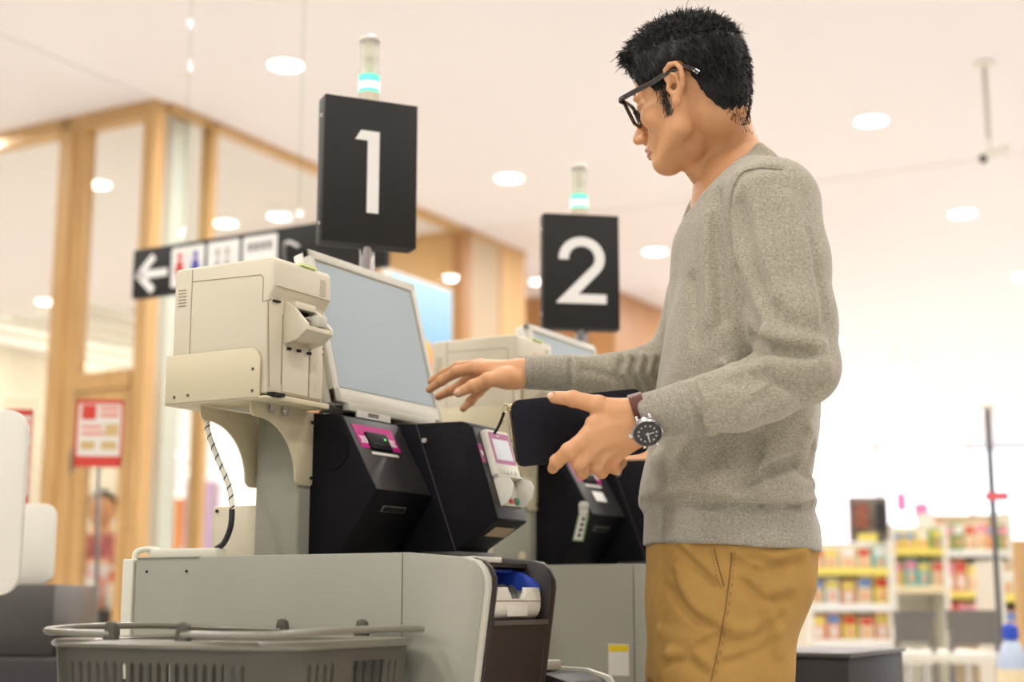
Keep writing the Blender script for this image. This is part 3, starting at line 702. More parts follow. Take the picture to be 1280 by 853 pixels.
# stickers that only the second one has
b = B(); b.cyl((-.196, .1885, .965+.013), (-.196, .190, .978), .0105, seg=18); b.prism(rrect(-.2065, -.1855, .978, .998, .008), .1885, .19); part('round_sticker', b, M_paper, U2['banknote_module'], 'pale rounded sticker')
b = B(); b.prism([(-.2215, .918), (-.1975, .916), (-.184, .971), (-.207, .973)], .1885, .19); g_ = part('green_label', b, M_green, U2['banknote_module'], 'green edged vertical label')
b = B(); b.prism([(-.219, .921), (-.2005, .919), (-.1885, .968), (-.205, .970)], .1879, .1886); part('label_paper', b, M_paper, g_)
b = B()
for k in range(4): b.prism([(-.210+.0032*k, .925+.011*k), (-.203+.0032*k, .925+.011*k), (-.201+.0032*k, .932+.011*k), (-.208+.0032*k, .932+.011*k)], .1873, .188)
part('lettering', b, M_gap, g_)
b = B(); b.slab(.245, .295, .083, .107, .0012, .002, FA); part('white_sticker', b, M_white, U2['banknote_module'])
b = B(); b.box(-.2562, -.2548, .085, .142, 1.284, 1.296); part('orange_sticker', b, M_orange, U2['receipt_printer'])
q = U2['checkout_cabinet']
b = B(); b.box(-.052, .0-.012, -.0015, .001, .704, .716); part('warning_label', b, M_yellow, q, 'yellow warning label')
b = B(); b.box(-.053, -.011, -.001, .001, .66, .718); part('label_sheet', b, M_paper, q)
b = B(); b.cyl((-.322, .1555, .888), (-.322, .157, .888), .009, seg=16); part('knob', b, M_tray, U2['support_column'])

# ------------------------------------------------------------------ number signs on their poles
def number_sign(px, Y, digit, top, bot, x0, x1, yaw, label, lampz, polex):
    c = at(px, top, Y); zt = c.z; zb = at(px, bot, Y).z; zl = at(px, lampz, Y).z
    t = thing('number_sign', label, 'sign', (c.x, Y, 1.1), math.radians(yaw)); BASE[t.name] = Vector((0, 0, 1.1))
    w2, dp = .0925, .042
    b = B(); b.cyl((0, 0, 1.1), (0, 0, zb+.002), .0125, seg=24); b.cyl((.014, .01, 1.1), (.014, .01, zb+.002), .006, seg=12); part('pole', b, M_chrome, t)
    M0 = Matrix.Translation((0, -dp/2, 0))
    b = B(); b.box(-w2, w2, -dp/2, dp/2, zb, zt, bev=.0015); bd = part('sign_box', b, M_sign, t)
    b = B(); b.box(-w2+.006, w2-.006, -dp/2+.006, dp/2-.006, zb-.0005, zb+.001); part('underside', b, M_gap, bd)
    h_ = zt-zb
    def N(x, y): return (-w2+2*w2*x, zt-h_*y)
    b = B()
    if digit == 1: poly = [N(*q) for q in ((.385, .222), (.585, .222), (.585, .785), (.46, .785), (.46, .288), (.325, .288))]
    else:
        def q2(x, y): return N((x-400)/269, (y-246)/431)
        poly = [q2(455, 418)]+[q2(536+81*math.cos(math.radians(a)), 413-81*math.sin(math.radians(a))) for a in range(180, -41, -10)]
        poly += [q2(523, 548), q2(622, 548), q2(622, 583), q2(447, 583), q2(447, 578)]
        poly += [q2(536+46*math.cos(math.radians(a)), 413-46*math.sin(math.radians(a))) for a in range(-40, 181, 10)]+[q2(490, 418)]
    b.prism(poly, -dp/2-.0012, -dp/2+.001); part('numeral', b, M_white, t, 'white numeral %d' % digit)
    for dz in (.13, .87):
        b = B(); b.lathe((-w2, 0, zt-h_*dz), (-1, 0, 0), [(0, .0045), (.0015, .004), (.0028, .001)], 14); part('screw', b, M_steel, bd)
    # signal tower
    b = B(); b.cyl((0, 0, zt), (0, 0, zt+.018), .0205, seg=28); part('lamp_base', b, M_cream, t)
    hL = (zl-zt-.018)/3.25; zz = zt+.018
    Mt = mat('teal_light', s2l(120, 235, 215), .3, emit=(.10, .85, .55), es=.85)
    Mc = mat('clear_segment', s2l(246, 244, 232), .25, alpha=.42)
    for k in range(3):
        pr_ = []
        for i in range(9): pr_ += [(hL*i/9, .0205), (hL*(i+.5)/9, .0196)]
        pr_.append((hL, .0205))
        b = B(); b.lathe((0, 0, zz), (0, 0, 1), pr_, 28)
        sg = part('lamp_segment', b, Mt if k == 0 else Mc, t, 'glowing green segment' if k == 0 else None)
        if k == 0:
            b = B(); b.lathe((0, 0, zz+hL*.2), (0, 0, 1), [(0, .0208), (hL*.4, .0208)], 28); part('light_band', b, mat('teal_core', (1, 1, 1), .3, emit=(.75, 1, .93), es=1.3), sg)
        else:
            b = B(); b.cyl((0, 0, zz+.002), (0, 0, zz+hL-.002), .009, seg=12); part('bulb_stack', b, mat('amber_core', s2l(225, 215, 180), .4), sg)
        zz += hL
    b = B(); b.lathe((0, 0, zz), (0, 0, 1), [(0, .021), (.006, .021), (.010, .017), (.012, .006)], 28); part('lamp_cap', b, M_whitep, t)
    return t
number_sign(461, 2.69, 1, 129, 309, 0, 0, 23.5, 'nearer and larger black number sign, reading 1, with signal lamp above', 47, 457)
number_sign(724, 3.42, 2, 271, 413, 0, 0, 9, 'further, smaller black number sign beside the man\'s chest, reading 2', 207, 725)

# ------------------------------------------------------------------ shopping basket
bk = unit_thing('shopping_basket', 'grey plastic shopping basket with two folded handles, in front of the cabinet', 'basket', (-.15, -.17, .50)) 
A0, A1, B0_, B1_, ZR = -.355, .046, -.326, -.018, .7485
def bp(a, b_, z):  # tapered body point: shrink towards the base
    k = 1-(ZR-z)*.42; ca_, cb_ = (A0+A1)/2, (B0_+B1_)/2
    return Vector((ca_+(a-ca_)*k, cb_+(b_-cb_)*k, z))
def loop(off, rad):
    return rrect(A0-off, A1+off, B0_-off, B1_+off, rad, 6)
rim = B(); rings = []
for off, z in ((-.012, ZR-.010), (.000, ZR-.012), (.012, ZR-.009), (.0145, ZR-.005), (.010, ZR), (-.004, ZR+.001), (-.012, ZR-.002)):
    rings.append([rim.bm.verts.new((x, y, z)) for x, y in loop(off-.006, .05+off)])
for i in range(len(rings)): rim.bridge(rings[i], rings[(i+1) % len(rings)])
part('rim', rim, M_basketr, bk)
# body wall with slots: strips between slots
wl = B()
P0 = rrect(A0, A1, B0_, B1_, .05, 6)
def wall_quad(p, q, z0, z1, th=.0025):
    ca_, cb_ = (A0+A1)/2, (B0_+B1_)/2
    def inn(v_): d = Vector((ca_-v_.x, cb_-v_.y, 0)).normalized()*th; return v_+d
    a = [bp(p[0], p[1], z0), bp(q[0], q[1], z0), bp(q[0], q[1], z1), bp(p[0], p[1], z1)]
    n = [inn(v_) for v_ in a]
    wl._add(a+n, [(0, 1, 2, 3), (7, 6, 5, 4), (0, 4, 5, 1), (1, 5, 6, 2), (2, 6, 7, 3), (3, 7, 4, 0)])
ZS1, ZS0 = .7225, .690
def lerp2(p, q, t): return (p[0]+(q[0]-p[0])*t, p[1]+(q[1]-p[1])*t)
n = len(P0)
for i in range(n):
    p, q = P0[i], P0[(i+1) % n]; L = math.hypot(q[0]-p[0], q[1]-p[1])
    wall_quad(p, q, ZS1, ZR-.008)
    if L < .05:
        wall_quad(p, q, .50, ZS1); continue
    long = abs(q[0]-p[0]) > abs(q[1]-p[1]); fr = (p[1] < -.2)
    wall_quad(p, q, .50, .53)
    ns = 20 if long else 13; tt = [k/ns for k in range(ns+1)]
    for k in range(ns):
        solid = (not long and (k in (4, 5)))
        grip = (not long and k in (6, 7, 8, 9, 10))
        t0, t1 = tt[k], tt[k+1]; w_ = (t1-t0)
        a_, c_ = lerp2(p, q, t0), lerp2(p, q, t1)
        if solid: wall_quad(a_, c_, .53, ZS1); continue
        if grip:
            if k == 6: wall_quad(a_, lerp2(p, q, t0+w_*.2), .53, ZS1)
            if k == 10: wall_quad(lerp2(p, q, t1-w_*.2), c_, .53, ZS1)
            wall_quad(a_, c_, .53, .690); continue
        # rib between slots plus rounded slot ends
        wall_quad(a_, lerp2(p, q, t0+w_*.27), .53, ZS1); wall_quad(lerp2(p, q, t1-w_*.27), c_, .53, ZS1)
        for z0, z1 in ((.53, .535),):
            wall_quad(lerp2(p, q, t0+w_*.27), lerp2(p, q, t1-w_*.27), z0, z1)
        m0, m1 = t0+w_*.27, t1-w_*.27; dm = m1-m0
        for j, hgt in ((0, .0045), (1, .002), (3, .002), (4, .0045)):
            wall_quad(lerp2(p, q, m0+dm*j/5), lerp2(p, q, m0+dm*(j+1)/5), ZS1-hgt, ZS1)
            wall_quad(lerp2(p, q, m0+dm*j/5), lerp2(p, q, m0+dm*(j+1)/5), .608, .615+hgt)
        wall_quad(lerp2(p, q, m0), lerp2(p, q, m1), .600, .615)
part('wall', wl, M_basket, bk, smooth=False)
b = B(); b.prism([tuple(bp(x, y, .5)[:2]) for x, y in P0], .50, .504, axes='xy'); part('bottom', b, M_basket, bk)
# handles folded onto the rim
def handle(path, pv):
    b = B(); b.tube(smooth_path(path, 8), .0058, 10, flat=.85); h_ = part('handle', b, M_basketr, bk)
    for q in pv:
        b = B(); b.prism([(q[0]-.011, q[2]-.008), (q[0]+.011, q[2]-.008), (q[0]+.008, q[2]+.012), (q[0]+.002, q[2]+.016), (q[0]-.006, q[2]+.014)], q[1]-.005, q[1]+.005, bev=.0015); part('hinge_clip', b, M_basket, h_)
zf = ZR+.008
cA = (A0+A1)/2
handle([(cA-.075, B0_+.002, zf), (cA-.16, B0_-.004, zf+.001), (A0-.003, B0_+.02, zf+.003), (A0-.010, B0_+.10, zf+.006), (A0-.010, B1_-.10, zf+.006), (A0-.003, B1_-.02, zf+.003), (cA-.16, B1_+.004, zf+.001), (cA-.04, B1_, zf)], [(cA-.075, B0_+.002, zf), (cA-.04, B1_, zf)])
handle([(cA+.045, B0_+.002, zf), (cA+.11, B0_-.005, zf), (A1-.02, B0_-.006, zf+.001), (A1+.008, B0_+.03, zf+.003), (A1+.012, B0_+.12, zf+.005), (A1+.012, B1_-.06, zf+.005), (A1-.0, B1_-.005, zf+.003), (A1-.06, B1_+.003, zf+.002), (cA+.10, B1_, zf)], [(cA+.045, B0_+.002, zf), (cA+.10, B1_, zf)])
st = unit_thing('basket_shelf', 'dark shelf stand carrying the grey shopping basket', 'shelf', (-.15, -.17, 0))
b = B(); b.box(-.36, .06, -.33, -.01, .47, .5, bev=.004); part('shelf_top', b, M_charc, st)
for aa in (-.34, .04):
    for bb in (-.31, -.03):
        b = B(); b.box(aa-.012, aa+.012, bb-.012, bb+.012, 0, .47); part('leg', b, M_charc, st)
# ------------------------------------------------------------------ right background: counter, chairs, shelves
a0, a1 = at(1060, 819, 2.85), at(1145, 803, 3.2)
t = thing('black_counter', 'black box counter with a pale top edge right of the man\'s trousers', 'counter', (a0.x, a0.y, 0), -TH); BASE[t.name] = Vector((0, 0, 0))
zt = a0.z
b = B(); b.box(-.20, 0, .0, .40, 0, zt-.006, bev=.003); part('body', b, M_charc, t)
b = B(); b.box(-.205, .006, -.006, .406, zt-.006, zt+.003, bev=.002); part('top', b, M_charl, t)
PAL = {'yellow': s2l(240, 220, 110), 'teal': s2l(125, 200, 192), 'pink': s2l(238, 150, 175), 'white': s2l(238, 236, 230), 'red': s2l(215, 70, 55), 'orange': s2l(238, 160, 95),
       'blue': s2l(120, 155, 215), 'green': s2l(110, 160, 80), 'cream': s2l(238, 220, 180), 'brown': s2l(120, 80, 60), 'black': s2l(50, 48, 50), 'peach': s2l(240, 180, 140), 'lilac': s2l(200, 180, 220)}
PM = {k: mat('pack_'+k, v, .5) for k, v in PAL.items()}
ORD = ['first', 'second', 'third', 'fourth', 'fifth', 'sixth', 'seventh', 'eighth', 'ninth', 'tenth', 'eleventh', 'twelfth', 'thirteenth', 'fourteenth']
def pack(x, y, z, w_, h_, col, col2, label, group, dp=.05, kind='box'):
    t = thing('product_'+kind, label, 'product', (x, y, z), 0, group)
    b = B()
    if kind == 'box': b.box(-w_/2, w_/2, 0, dp, 0, h_, bev=.002, seg=1)
    elif kind == 'bag': b.prism([(-w_/2, 0), (w_/2, 0), (w_/2*.94, h_*.5), (w_/2, h_), (-w_/2, h_), (-w_/2*.94, h_*.5)], 0, dp*.6, bev=.004)
    part('pack', b, PM[col], t)
    b = B(); b.box(-w_*.42, w_*.42, -.0015, .001, h_*.62, h_*.92); part('header_print', b, PM[col2], t)
    b = B(); b.prism([(w_*.25*math.cos(i*PI/6), h_*.33+h_*.2*math.sin(i*PI/6)) for i in range(12)], -.0015, .001); part('picture_print', b, PM['peach' if col != 'peach' else 'white'], t)
    return t
def gondola(px0, px1, ytop, Y, rows, ncol, label, where, cols, seed, kind='box', back=M_whitep):
    rng = random.Random(seed); p0, p1 = at(px0, ytop, Y), at(px1, ytop, Y); wd = p1.x-p0.x; cx_ = (p0.x+p1.x)/2; zt = p0.z
    t = thing('display_shelf', label, 'shelf', (cx_, Y, 0)); dp = .30
    b = B(); b.box(-wd/2, wd/2, dp-.02, dp, 0, zt); part('back_panel', b, back, t)
    for s_ in (-1, 1):
        b = B(); b.box(s_*wd/2-.012, s_*wd/2+.012, 0, dp, 0, zt); part('side_panel', b, M_whitep, t)
    zs = [at(px0, yy, Y).z for yy in rows]
    for z in zs:
        b = B(); b.box(-wd/2+.012, wd/2-.012, 0, dp-.02, z-.02, z); sh = part('shelf_board', b, M_whitep, t)
        b = B(); b.box(-wd/2+.012, wd/2-.012, -.006, 0, z-.026, z+.008); part('price_rail', b, PM[rng.choice(['yellow', 'cream', 'white'])], sh)
    tops = [zt]+zs[:-1]
    for r_, (z, zu) in enumerate(zip(zs, tops)):
        hh = (zu-z)*.82
        for c_ in range(ncol):
            c1, c2 = rng.choice(cols), rng.choice(['yellow', 'white', 'pink', 'blue', 'red'])
            if c1 == c2: c2 = 'yellow'
            w_ = wd/ncol
            pack(cx_-wd/2+w_*(c_+.5), Y+.02+rng.uniform(0, .03), z, w_*.86, hh*rng.uniform(.82, 1), c1, c2,
                 '%s %s, %s header, %s from left, %s row of %s' % (c1, 'packet' if kind == 'bag' else 'box', c2, ORD[c_], ORD[r_], where), 'products on the '+where, kind=kind)
    return t
gondola(1010, 1112, 676, 6.4, [712, 757, 802, 846], 5, 'white end shelf of small boxes directly right of the man\'s hip', 'white end shelf', ['white', 'teal', 'peach', 'yellow', 'cream', 'blue'], 3)
gondola(1114, 1180, 655, 7.2, [688, 735], 4, 'display shelf with magazines in the middle of the shop, above the left chair', 'middle magazine shelf', ['yellow', 'green', 'teal', 'cream', 'orange'], 4)
gondola(1165, 1262, 640, 8.2, [690, 742, 790], 7, 'long far shelf of hanging packets near the right edge', 'far packet shelf', ['orange', 'peach', 'red', 'green', 'cream', 'brown'], 6, 'bag', M_beige)
gondola(1250, 1330, 700, 6.0, [745, 800], 4, 'shelf of mixed packets cut by the right frame edge', 'right edge shelf', ['peach', 'white', 'orange', 'cream'], 8, 'bag', M_beige)
gondola(1090, 1170, 735, 9.5, [790], 4, 'low far shelf between the end shelf and the chairs', 'low far shelf', ['white', 'lilac', 'teal'], 12)
# framed dark pictures on top of the end shelf
p0, p1 = at(1062, 621, 6.45), at(1113, 672, 6.45)
t = thing('picture_board', 'dark leaf-patterned picture board on top of the white end shelf', 'board', ((p0.x+p1.x)/2, 6.45, p1.z-.02))
w_ = (p1.x-p0.x)
b = B(); b.box(-w_/2, w_/2, .02, .04, 0, p0.z-p1.z+.02, bev=.003); part('board', b, mat('mottled_board', s2l(120, 112, 100), .6, var=.7, vscale=18), t)
b = B(); b.box(.03, w_/2-.005, .014, .02, .05, .17); part('dark_picture', b, M_charc, t)
b = B(); b.box(-w_/2+.02, 0, .014, .02, .06, .17); part('red_picture', b, mat('russet_print', s2l(150, 90, 70), .6, var=.4, vscale=30), t)
b = B(); b.box(-w_/2+.03, w_/2-.06, -.02, .014, .0, .035, bev=.004); part('yellow_tag', b, PM['yellow'], t)
# pink flowers / banners near the windows
for k, (x, y, wv, hv, lab) in enumerate(((1127, 628, 14, 24, 'bright pink hanging banner left of the two near the bright windows'), (1152, 640, 20, 22, 'pink hanging banner right of the two near the bright windows'))):
    p = at(x, y, 14); s_ = 14/FPX
    t = thing('pink_banner', lab, 'banner', (p.x, 14, p.z+hv*s_/2))
    b = B(); b.box(-wv*s_/2, wv*s_/2, 0, .01, -hv*s_, 0); part('cloth', b, mat('pink_cloth', s2l(245, 120, 170), .7), t)
    b = B(); b.cyl((-wv*s_/2-.03, .005, 0), (wv*s_/2+.03, .005, 0), .008, seg=8); part('rod', b, M_steel, t)
    b = B(); b.cyl((0, .005, 0), (0, .005, H-(p.z+hv*s_/2)), .003, seg=6); part('cord', b, M_steel, t)
# chairs
def chair(px0, px1, y0, y1, Y, label):
    p0, p1 = at(px0, y0, Y), at(px1, y1, Y); wd = (p1.x-p0.x)/2; cx_ = (p0.x+p1.x)/2
    t = thing('chair', label, 'chair', (cx_, Y, 0), 0, 'grey-backed chairs'); dx = wd; zb, zt = p1.z, p0.z; zs = at(px0, 823, Y).z
    b = B(); 
    n_ = 8; V = []
    for i in range(n_+1):
        u_ = -1+2*i/n_; yy = -.03*(1-u_*u_)
        for z_ in (zb, zt):
            V += [(dx*u_*(.9 if z_ == zb else 1), yy, z_), (dx*u_*(.9 if z_ == zb else 1), yy+.015, z_)]
    F = []
    for i in range(n_):
        o_ = i*4; F += [(o_, o_+4, o_+6, o_+2), (o_+1, o_+3, o_+7, o_+5), (o_+2, o_+6, o_+7, o_+3), (o_, o_+1, o_+5, o_+4)]
    F += [(0, 2, 3, 1), (n_*4, n_*4+1, n_*4+3, n_*4+2)]
    b._add(V, F); part('backrest', b, M_chair, t)
    b = B(); b.box(-dx*1.02, dx*1.02, -.02, .38, zs-.02, zs+.02, bev=.012); part('seat', b, M_whitep, t)
    for sx_ in (-1, 1):
        b = B(); b.tube([(sx_*dx*.8, 0, zb+.05), (sx_*dx*.9, .0, zs), (sx_*dx*.92, -.03, 0)], .011); part('leg', b, M_steel, t)
        b = B(); b.tube([(sx_*dx*.85, .33, zs), (sx_*dx*.95, .40, 0)], .011); part('leg', b, M_steel, t)
    return t
chair(1116, 1170, 764, 803, 5.2, 'grey-backed chair with white seat right of the black counter')
chair(1183, 1250, 763, 806, 5.2, 'wider grey-backed chair with white seat beside the thin pole')
# thin pole with red tag
p = at(1250, 790, 4.5)
t = thing('sign_pole', 'thin dark pole with a white cap and a small red tag near the right edge', 'pole', (p.x, 4.5, 0)); zc = at(1240, 512, 4.5).z
b = B(); b.cyl((0, 0, 0), (0, 0, zc), .009, seg=14); part('pole', b, mat('pole_grey', s2l(110, 108, 105), .4), t)
b = B(); b.lathe((0, 0, zc), (0, 0, 1), [(0, .02), (.012, .02), (.018, .012)], 16); part('cap', b, M_whitep, t)
b = B(); b.lathe((0, 0, 0), (0, 0, 1), [(0, .07), (.015, .065), (.02, .02)], 24); part('base', b, M_charc, t)
z_ = at(1240, 621, 4.5).z
b = B(); b.box(-.025, .045, -.014, -.01, z_-.012, z_+.012); part('red_tag', b, mat('red_tag', s2l(235, 110, 115), .6), t)
# oak post at the very edge, blue-capped bottle
p = at(1282, 760, 4.6); b = B(); zz_ = at(1280, 676, 4.6).z; b.box(p.x-.022, p.x+.03, 4.58, 4.63, 0, zz_, bev=.003); o = part('oak_post', b, M_wood); recentre(o, (p.x, 4.6, 0)); tag(o, 'short oak post at the extreme right edge', 'post')
p = at(1266, 845, 4.3)
t = thing('detergent_bottle', 'pale bottle with a bright blue cap at the right edge by the post', 'bottle', (p.x, 4.3, p.z-.12))
zc = at(1266, 795, 4.3).z-t.location.z
b = B(); b.lathe((0, 0, 0), (0, 0, 1), [(0, .035), (.02, .042), (zc*.7, .042), (zc*.88, .028), (zc*.95, .016), (zc, .016)], 20); part('bottle', b, mat('bottle_pale', s2l(190, 205, 225), .25), t)
b = B(); b.lathe((0, 0, zc-.01), (0, 0, 1), [(0, .024), (.035, .022), (.045, .012)], 18); part('cap', b, M_blue, t)
b = B(); b.lathe((0, 0, zc*.3), (0, 0, 1), [(0, .0428), (zc*.3, .0428)], 20); part('label', b, PM['cream'], t)
b = B(); b.box(p.x-.05, p.x+.25, 4.15, 4.4, 0, t.location.z, bev=.004); o = part('low_stand', b, M_beige); recentre(o, (p.x+.05, 4.35, 0)); tag(o, 'beige stand under the blue-capped bottle', 'stand')
# behind the glass door: display table with coloured goods
pt = at(140, 762, 8.2)
b = B(); b.box(pt.x-.45, pt.x+.7, 8.1, 8.7, 0, pt.z, bev=.01); o = part('display_table', b, M_charc); recentre(o, (pt.x+.1, 8.4, 0)); tag(o, 'dark display table behind the glass door', 'table')
rng = random.Random(11)
k = 0
for r_ in range(2):
    for c_ in range(5):
        col = ['red', 'pink', 'white', 'blue', 'black', 'red', 'peach', 'green', 'pink', 'white'][k % 10]
        pack(pt.x-.30+.17*c_, 8.15+.2*r_, pt.z+(.0), .13, rng.uniform(.14, .24)+.12*r_, col, 'white' if col != 'white' else 'red', '%s packet, %s from left in the %s row on the table behind the glass door' % (col, ORD[c_], ['front', 'rear'][r_]), 'packets on the table behind the glass', kind='bag'); k += 1
# shop goods seen bright beyond the corner post
for k, (x0, y0, x1, y1, c_, Y) in enumerate(((195, 622, 232, 668, 'orange', 15), (232, 600, 262, 690, 'lilac', 13))):
    p0, p1 = at(x0, y0, Y), at(x1, y1, Y)
    b = B(); b.box(p0.x, p1.x, Y, Y+.4, 0, p0.z, bev=.01); o = part('shop_cabinet', b, PM[c_]); recentre(o, ((p0.x+p1.x)/2, Y+.2, 0)); tag(o, '%s coloured shop cabinet far behind the glass, between oak post and cable' % c_, 'cabinet')
# ------------------------------------------------------------------ surfaces grown from distance fields
F32 = np.float32
def A3(p): return np.array(p, dtype=F32)
def cap(P, a, b, ra, rb=None):
    a, b = A3(a), A3(b); rb = ra if rb is None else rb; d = b-a; L = float(d@d)+1e-12
    v = P-a; t = np.clip((v@d)/L, 0, 1); v -= t[:, None]*d
    return np.sqrt(np.einsum('ij,ij->i', v, v))-(ra+(rb-ra)*t)
def ell(P, c, r):
    v = P-A3(c); r = A3(r); k0 = np.sqrt((((v/r))**2).sum(1)); k1 = np.sqrt(((v/(r*r))**2).sum(1))+1e-9
    return k0*(k0-1)/k1
def smin(a, b, k):
    h = np.clip(.5+.5*(b-a)/k, 0, 1); return b+(a-b)*h-k*h*(1-h)
def smax(a, b, k): return -smin(-a, -b, k)
def poly_dist(P, pts):
    d = None
    for a, b in zip(pts[:-1], pts[1:]):
        q = cap(P, a, b, 0.0); d = q if d is None else np.minimum(d, q)
    return d
def chain(P, pts, rad, k):
    d = None
    for i in range(len(pts)-1):
        q = cap(P, pts[i], pts[i+1], rad[i], rad[i+1]); d = q if d is None else smin(d, q, k)
    return d
def grow(fn, lo, hi, h, k=4, slack=1.6):
    """sample fn near its zero level only and return a quad surface (surface nets)"""
    lo = A3(lo); n = np.ceil((A3(hi)-lo)/(h*k)).astype(int)+1
    g = np.stack(np.meshgrid(*[np.arange(m) for m in n], indexing='ij'), -1).reshape(-1, 3)
    C = lo+(g+.5-.5/k).astype(F32)*(h*k)
    fc = fn(C).reshape(n); act = np.abs(fc) < h*k*.9*slack
    Ff = np.repeat(np.repeat(np.repeat(np.where(fc < 0, -h, h).astype(F32), k, 0), k, 1), k, 2)
    idx = np.argwhere(act); off = np.stack(np.meshgrid(*[np.arange(k)]*3, indexing='ij'), -1).reshape(-1, 3)
    for s in range(0, len(idx), 6000):
        I = (idx[s:s+6000, None, :]*k+off[None]).reshape(-1, 3)
        Ff[I[:, 0], I[:, 1], I[:, 2]] = fn(lo+I.astype(F32)*F32(h))
    S = Ff < 0
    c8 = [(i, j, l) for i in (0, 1) for j in (0, 1) for l in (0, 1)]
    nx, ny, nz = S.shape
    def sh(Z, o): return Z[o[0]:nx-1+o[0], o[1]:ny-1+o[1], o[2]:nz-1+o[2]]
    cnt = sum(sh(S, o).astype(np.int8) for o in c8); cells = np.argwhere((cnt > 0) & (cnt < 8))
    val = np.stack([Ff[cells[:, 0]+o[0], cells[:, 1]+o[1], cells[:, 2]+o[2]] for o in c8], 1)
    pos = np.zeros((len(cells), 3), F32); num = np.zeros(len(cells), F32)
    for i, a in enumerate(c8):
        for j, b_ in enumerate(c8):
            if j > i and sum(abs(a[q]-b_[q]) for q in range(3)) == 1:
                f0, f1 = val[:, i], val[:, j]; m = (f0 < 0) != (f1 < 0)
                t = np.where(m, f0/np.where(m, f0-f1, 1), 0)
                pos += np.where(m[:, None], A3(a)+t[:, None]*(A3(b_)-A3(a)), 0); num += m
    V = lo+(cells+pos/num[:, None])*F32(h)
    ID = np.full((nx-1, ny-1, nz-1), -1, np.int32); ID[cells[:, 0], cells[:, 1], cells[:, 2]] = np.arange(len(cells))
    Q = []
    for ax in range(3):
        o = [0, 0, 0]; o[ax] = 1; u_, v_ = [(1, 2), (2, 0), (0, 1)][ax]
        s0 = S[tuple(slice(0, m-o[i]) for i, m in enumerate(S.shape))]; s1 = S[tuple(slice(o[i], m) for i, m in enumerate(S.shape))]
        e = np.argwhere(s0 != s1); e = e[(e[:, u_] > 0) & (e[:, v_] > 0) & (e[:, 0] < nx-1) & (e[:, 1] < ny-1) & (e[:, 2] < nz-1)]
        fl = s0[e[:, 0], e[:, 1], e[:, 2]]
        def gid(du, dv):
            w = e.copy(); w[:, u_] -= du; w[:, v_] -= dv; return ID[w[:, 0], w[:, 1], w[:, 2]]
        q = np.stack([gid(0, 0), gid(1, 0), gid(1, 1), gid(0, 1)], 1)
        q[~fl] = q[~fl][:, ::-1]; Q.append(q)
    Q = np.concatenate(Q); Q = Q[(Q >= 0).all(1)]
    return V, Q
def relax(V, Q, it=1, lam=.5):
    for _ in range(it):
        S_ = np.zeros_like(V); N_ = np.zeros(len(V), F32)
        for i in range(4):
            a, b_ = Q[:, i], Q[:, (i+1) % 4]
            for x, y in ((a, b_), (b_, a)):
                for c in range(3): S_[:, c] += np.bincount(x, V[y, c], len(V)).astype(F32)
                N_ += np.bincount(x, minlength=len(V))
        V = V*(1-lam)+lam*S_/np.maximum(N_, 1)[:, None]
    return V
def mesh_obj(name, V, Q, mats, parent, midx=None, label=None):
    me = bpy.data.meshes.new(name); me.vertices.add(len(V)); me.vertices.foreach_set('co', V.astype(F32).ravel())
    me.loops.add(len(Q)*4); me.loops.foreach_set('vertex_index', Q.astype(np.int32).ravel())
    me.polygons.add(len(Q)); me.polygons.foreach_set('loop_start', np.arange(0, len(Q)*4, 4, dtype=np.int32)); 
    me.polygons.foreach_set('use_smooth', np.ones(len(Q), bool))
    if midx is not None: me.polygons.foreach_set('material_index', midx.astype(np.int32))
    for m in (mats if isinstance(mats, list) else [mats]): me.materials.append(m)
    me.update(calc_edges=True); me.validate()
    o = bpy.data.objects.new(name, me); COL.objects.link(o); o.parent = parent; BASE[o.name] = Vector((0, 0, 0))
    if label: o['label'] = label
    return o
def sub_mesh(V, Q, mask):
    q = Q[mask]; u_, inv = np.unique(q, return_inverse=True); return V[u_], inv.reshape(q.shape)

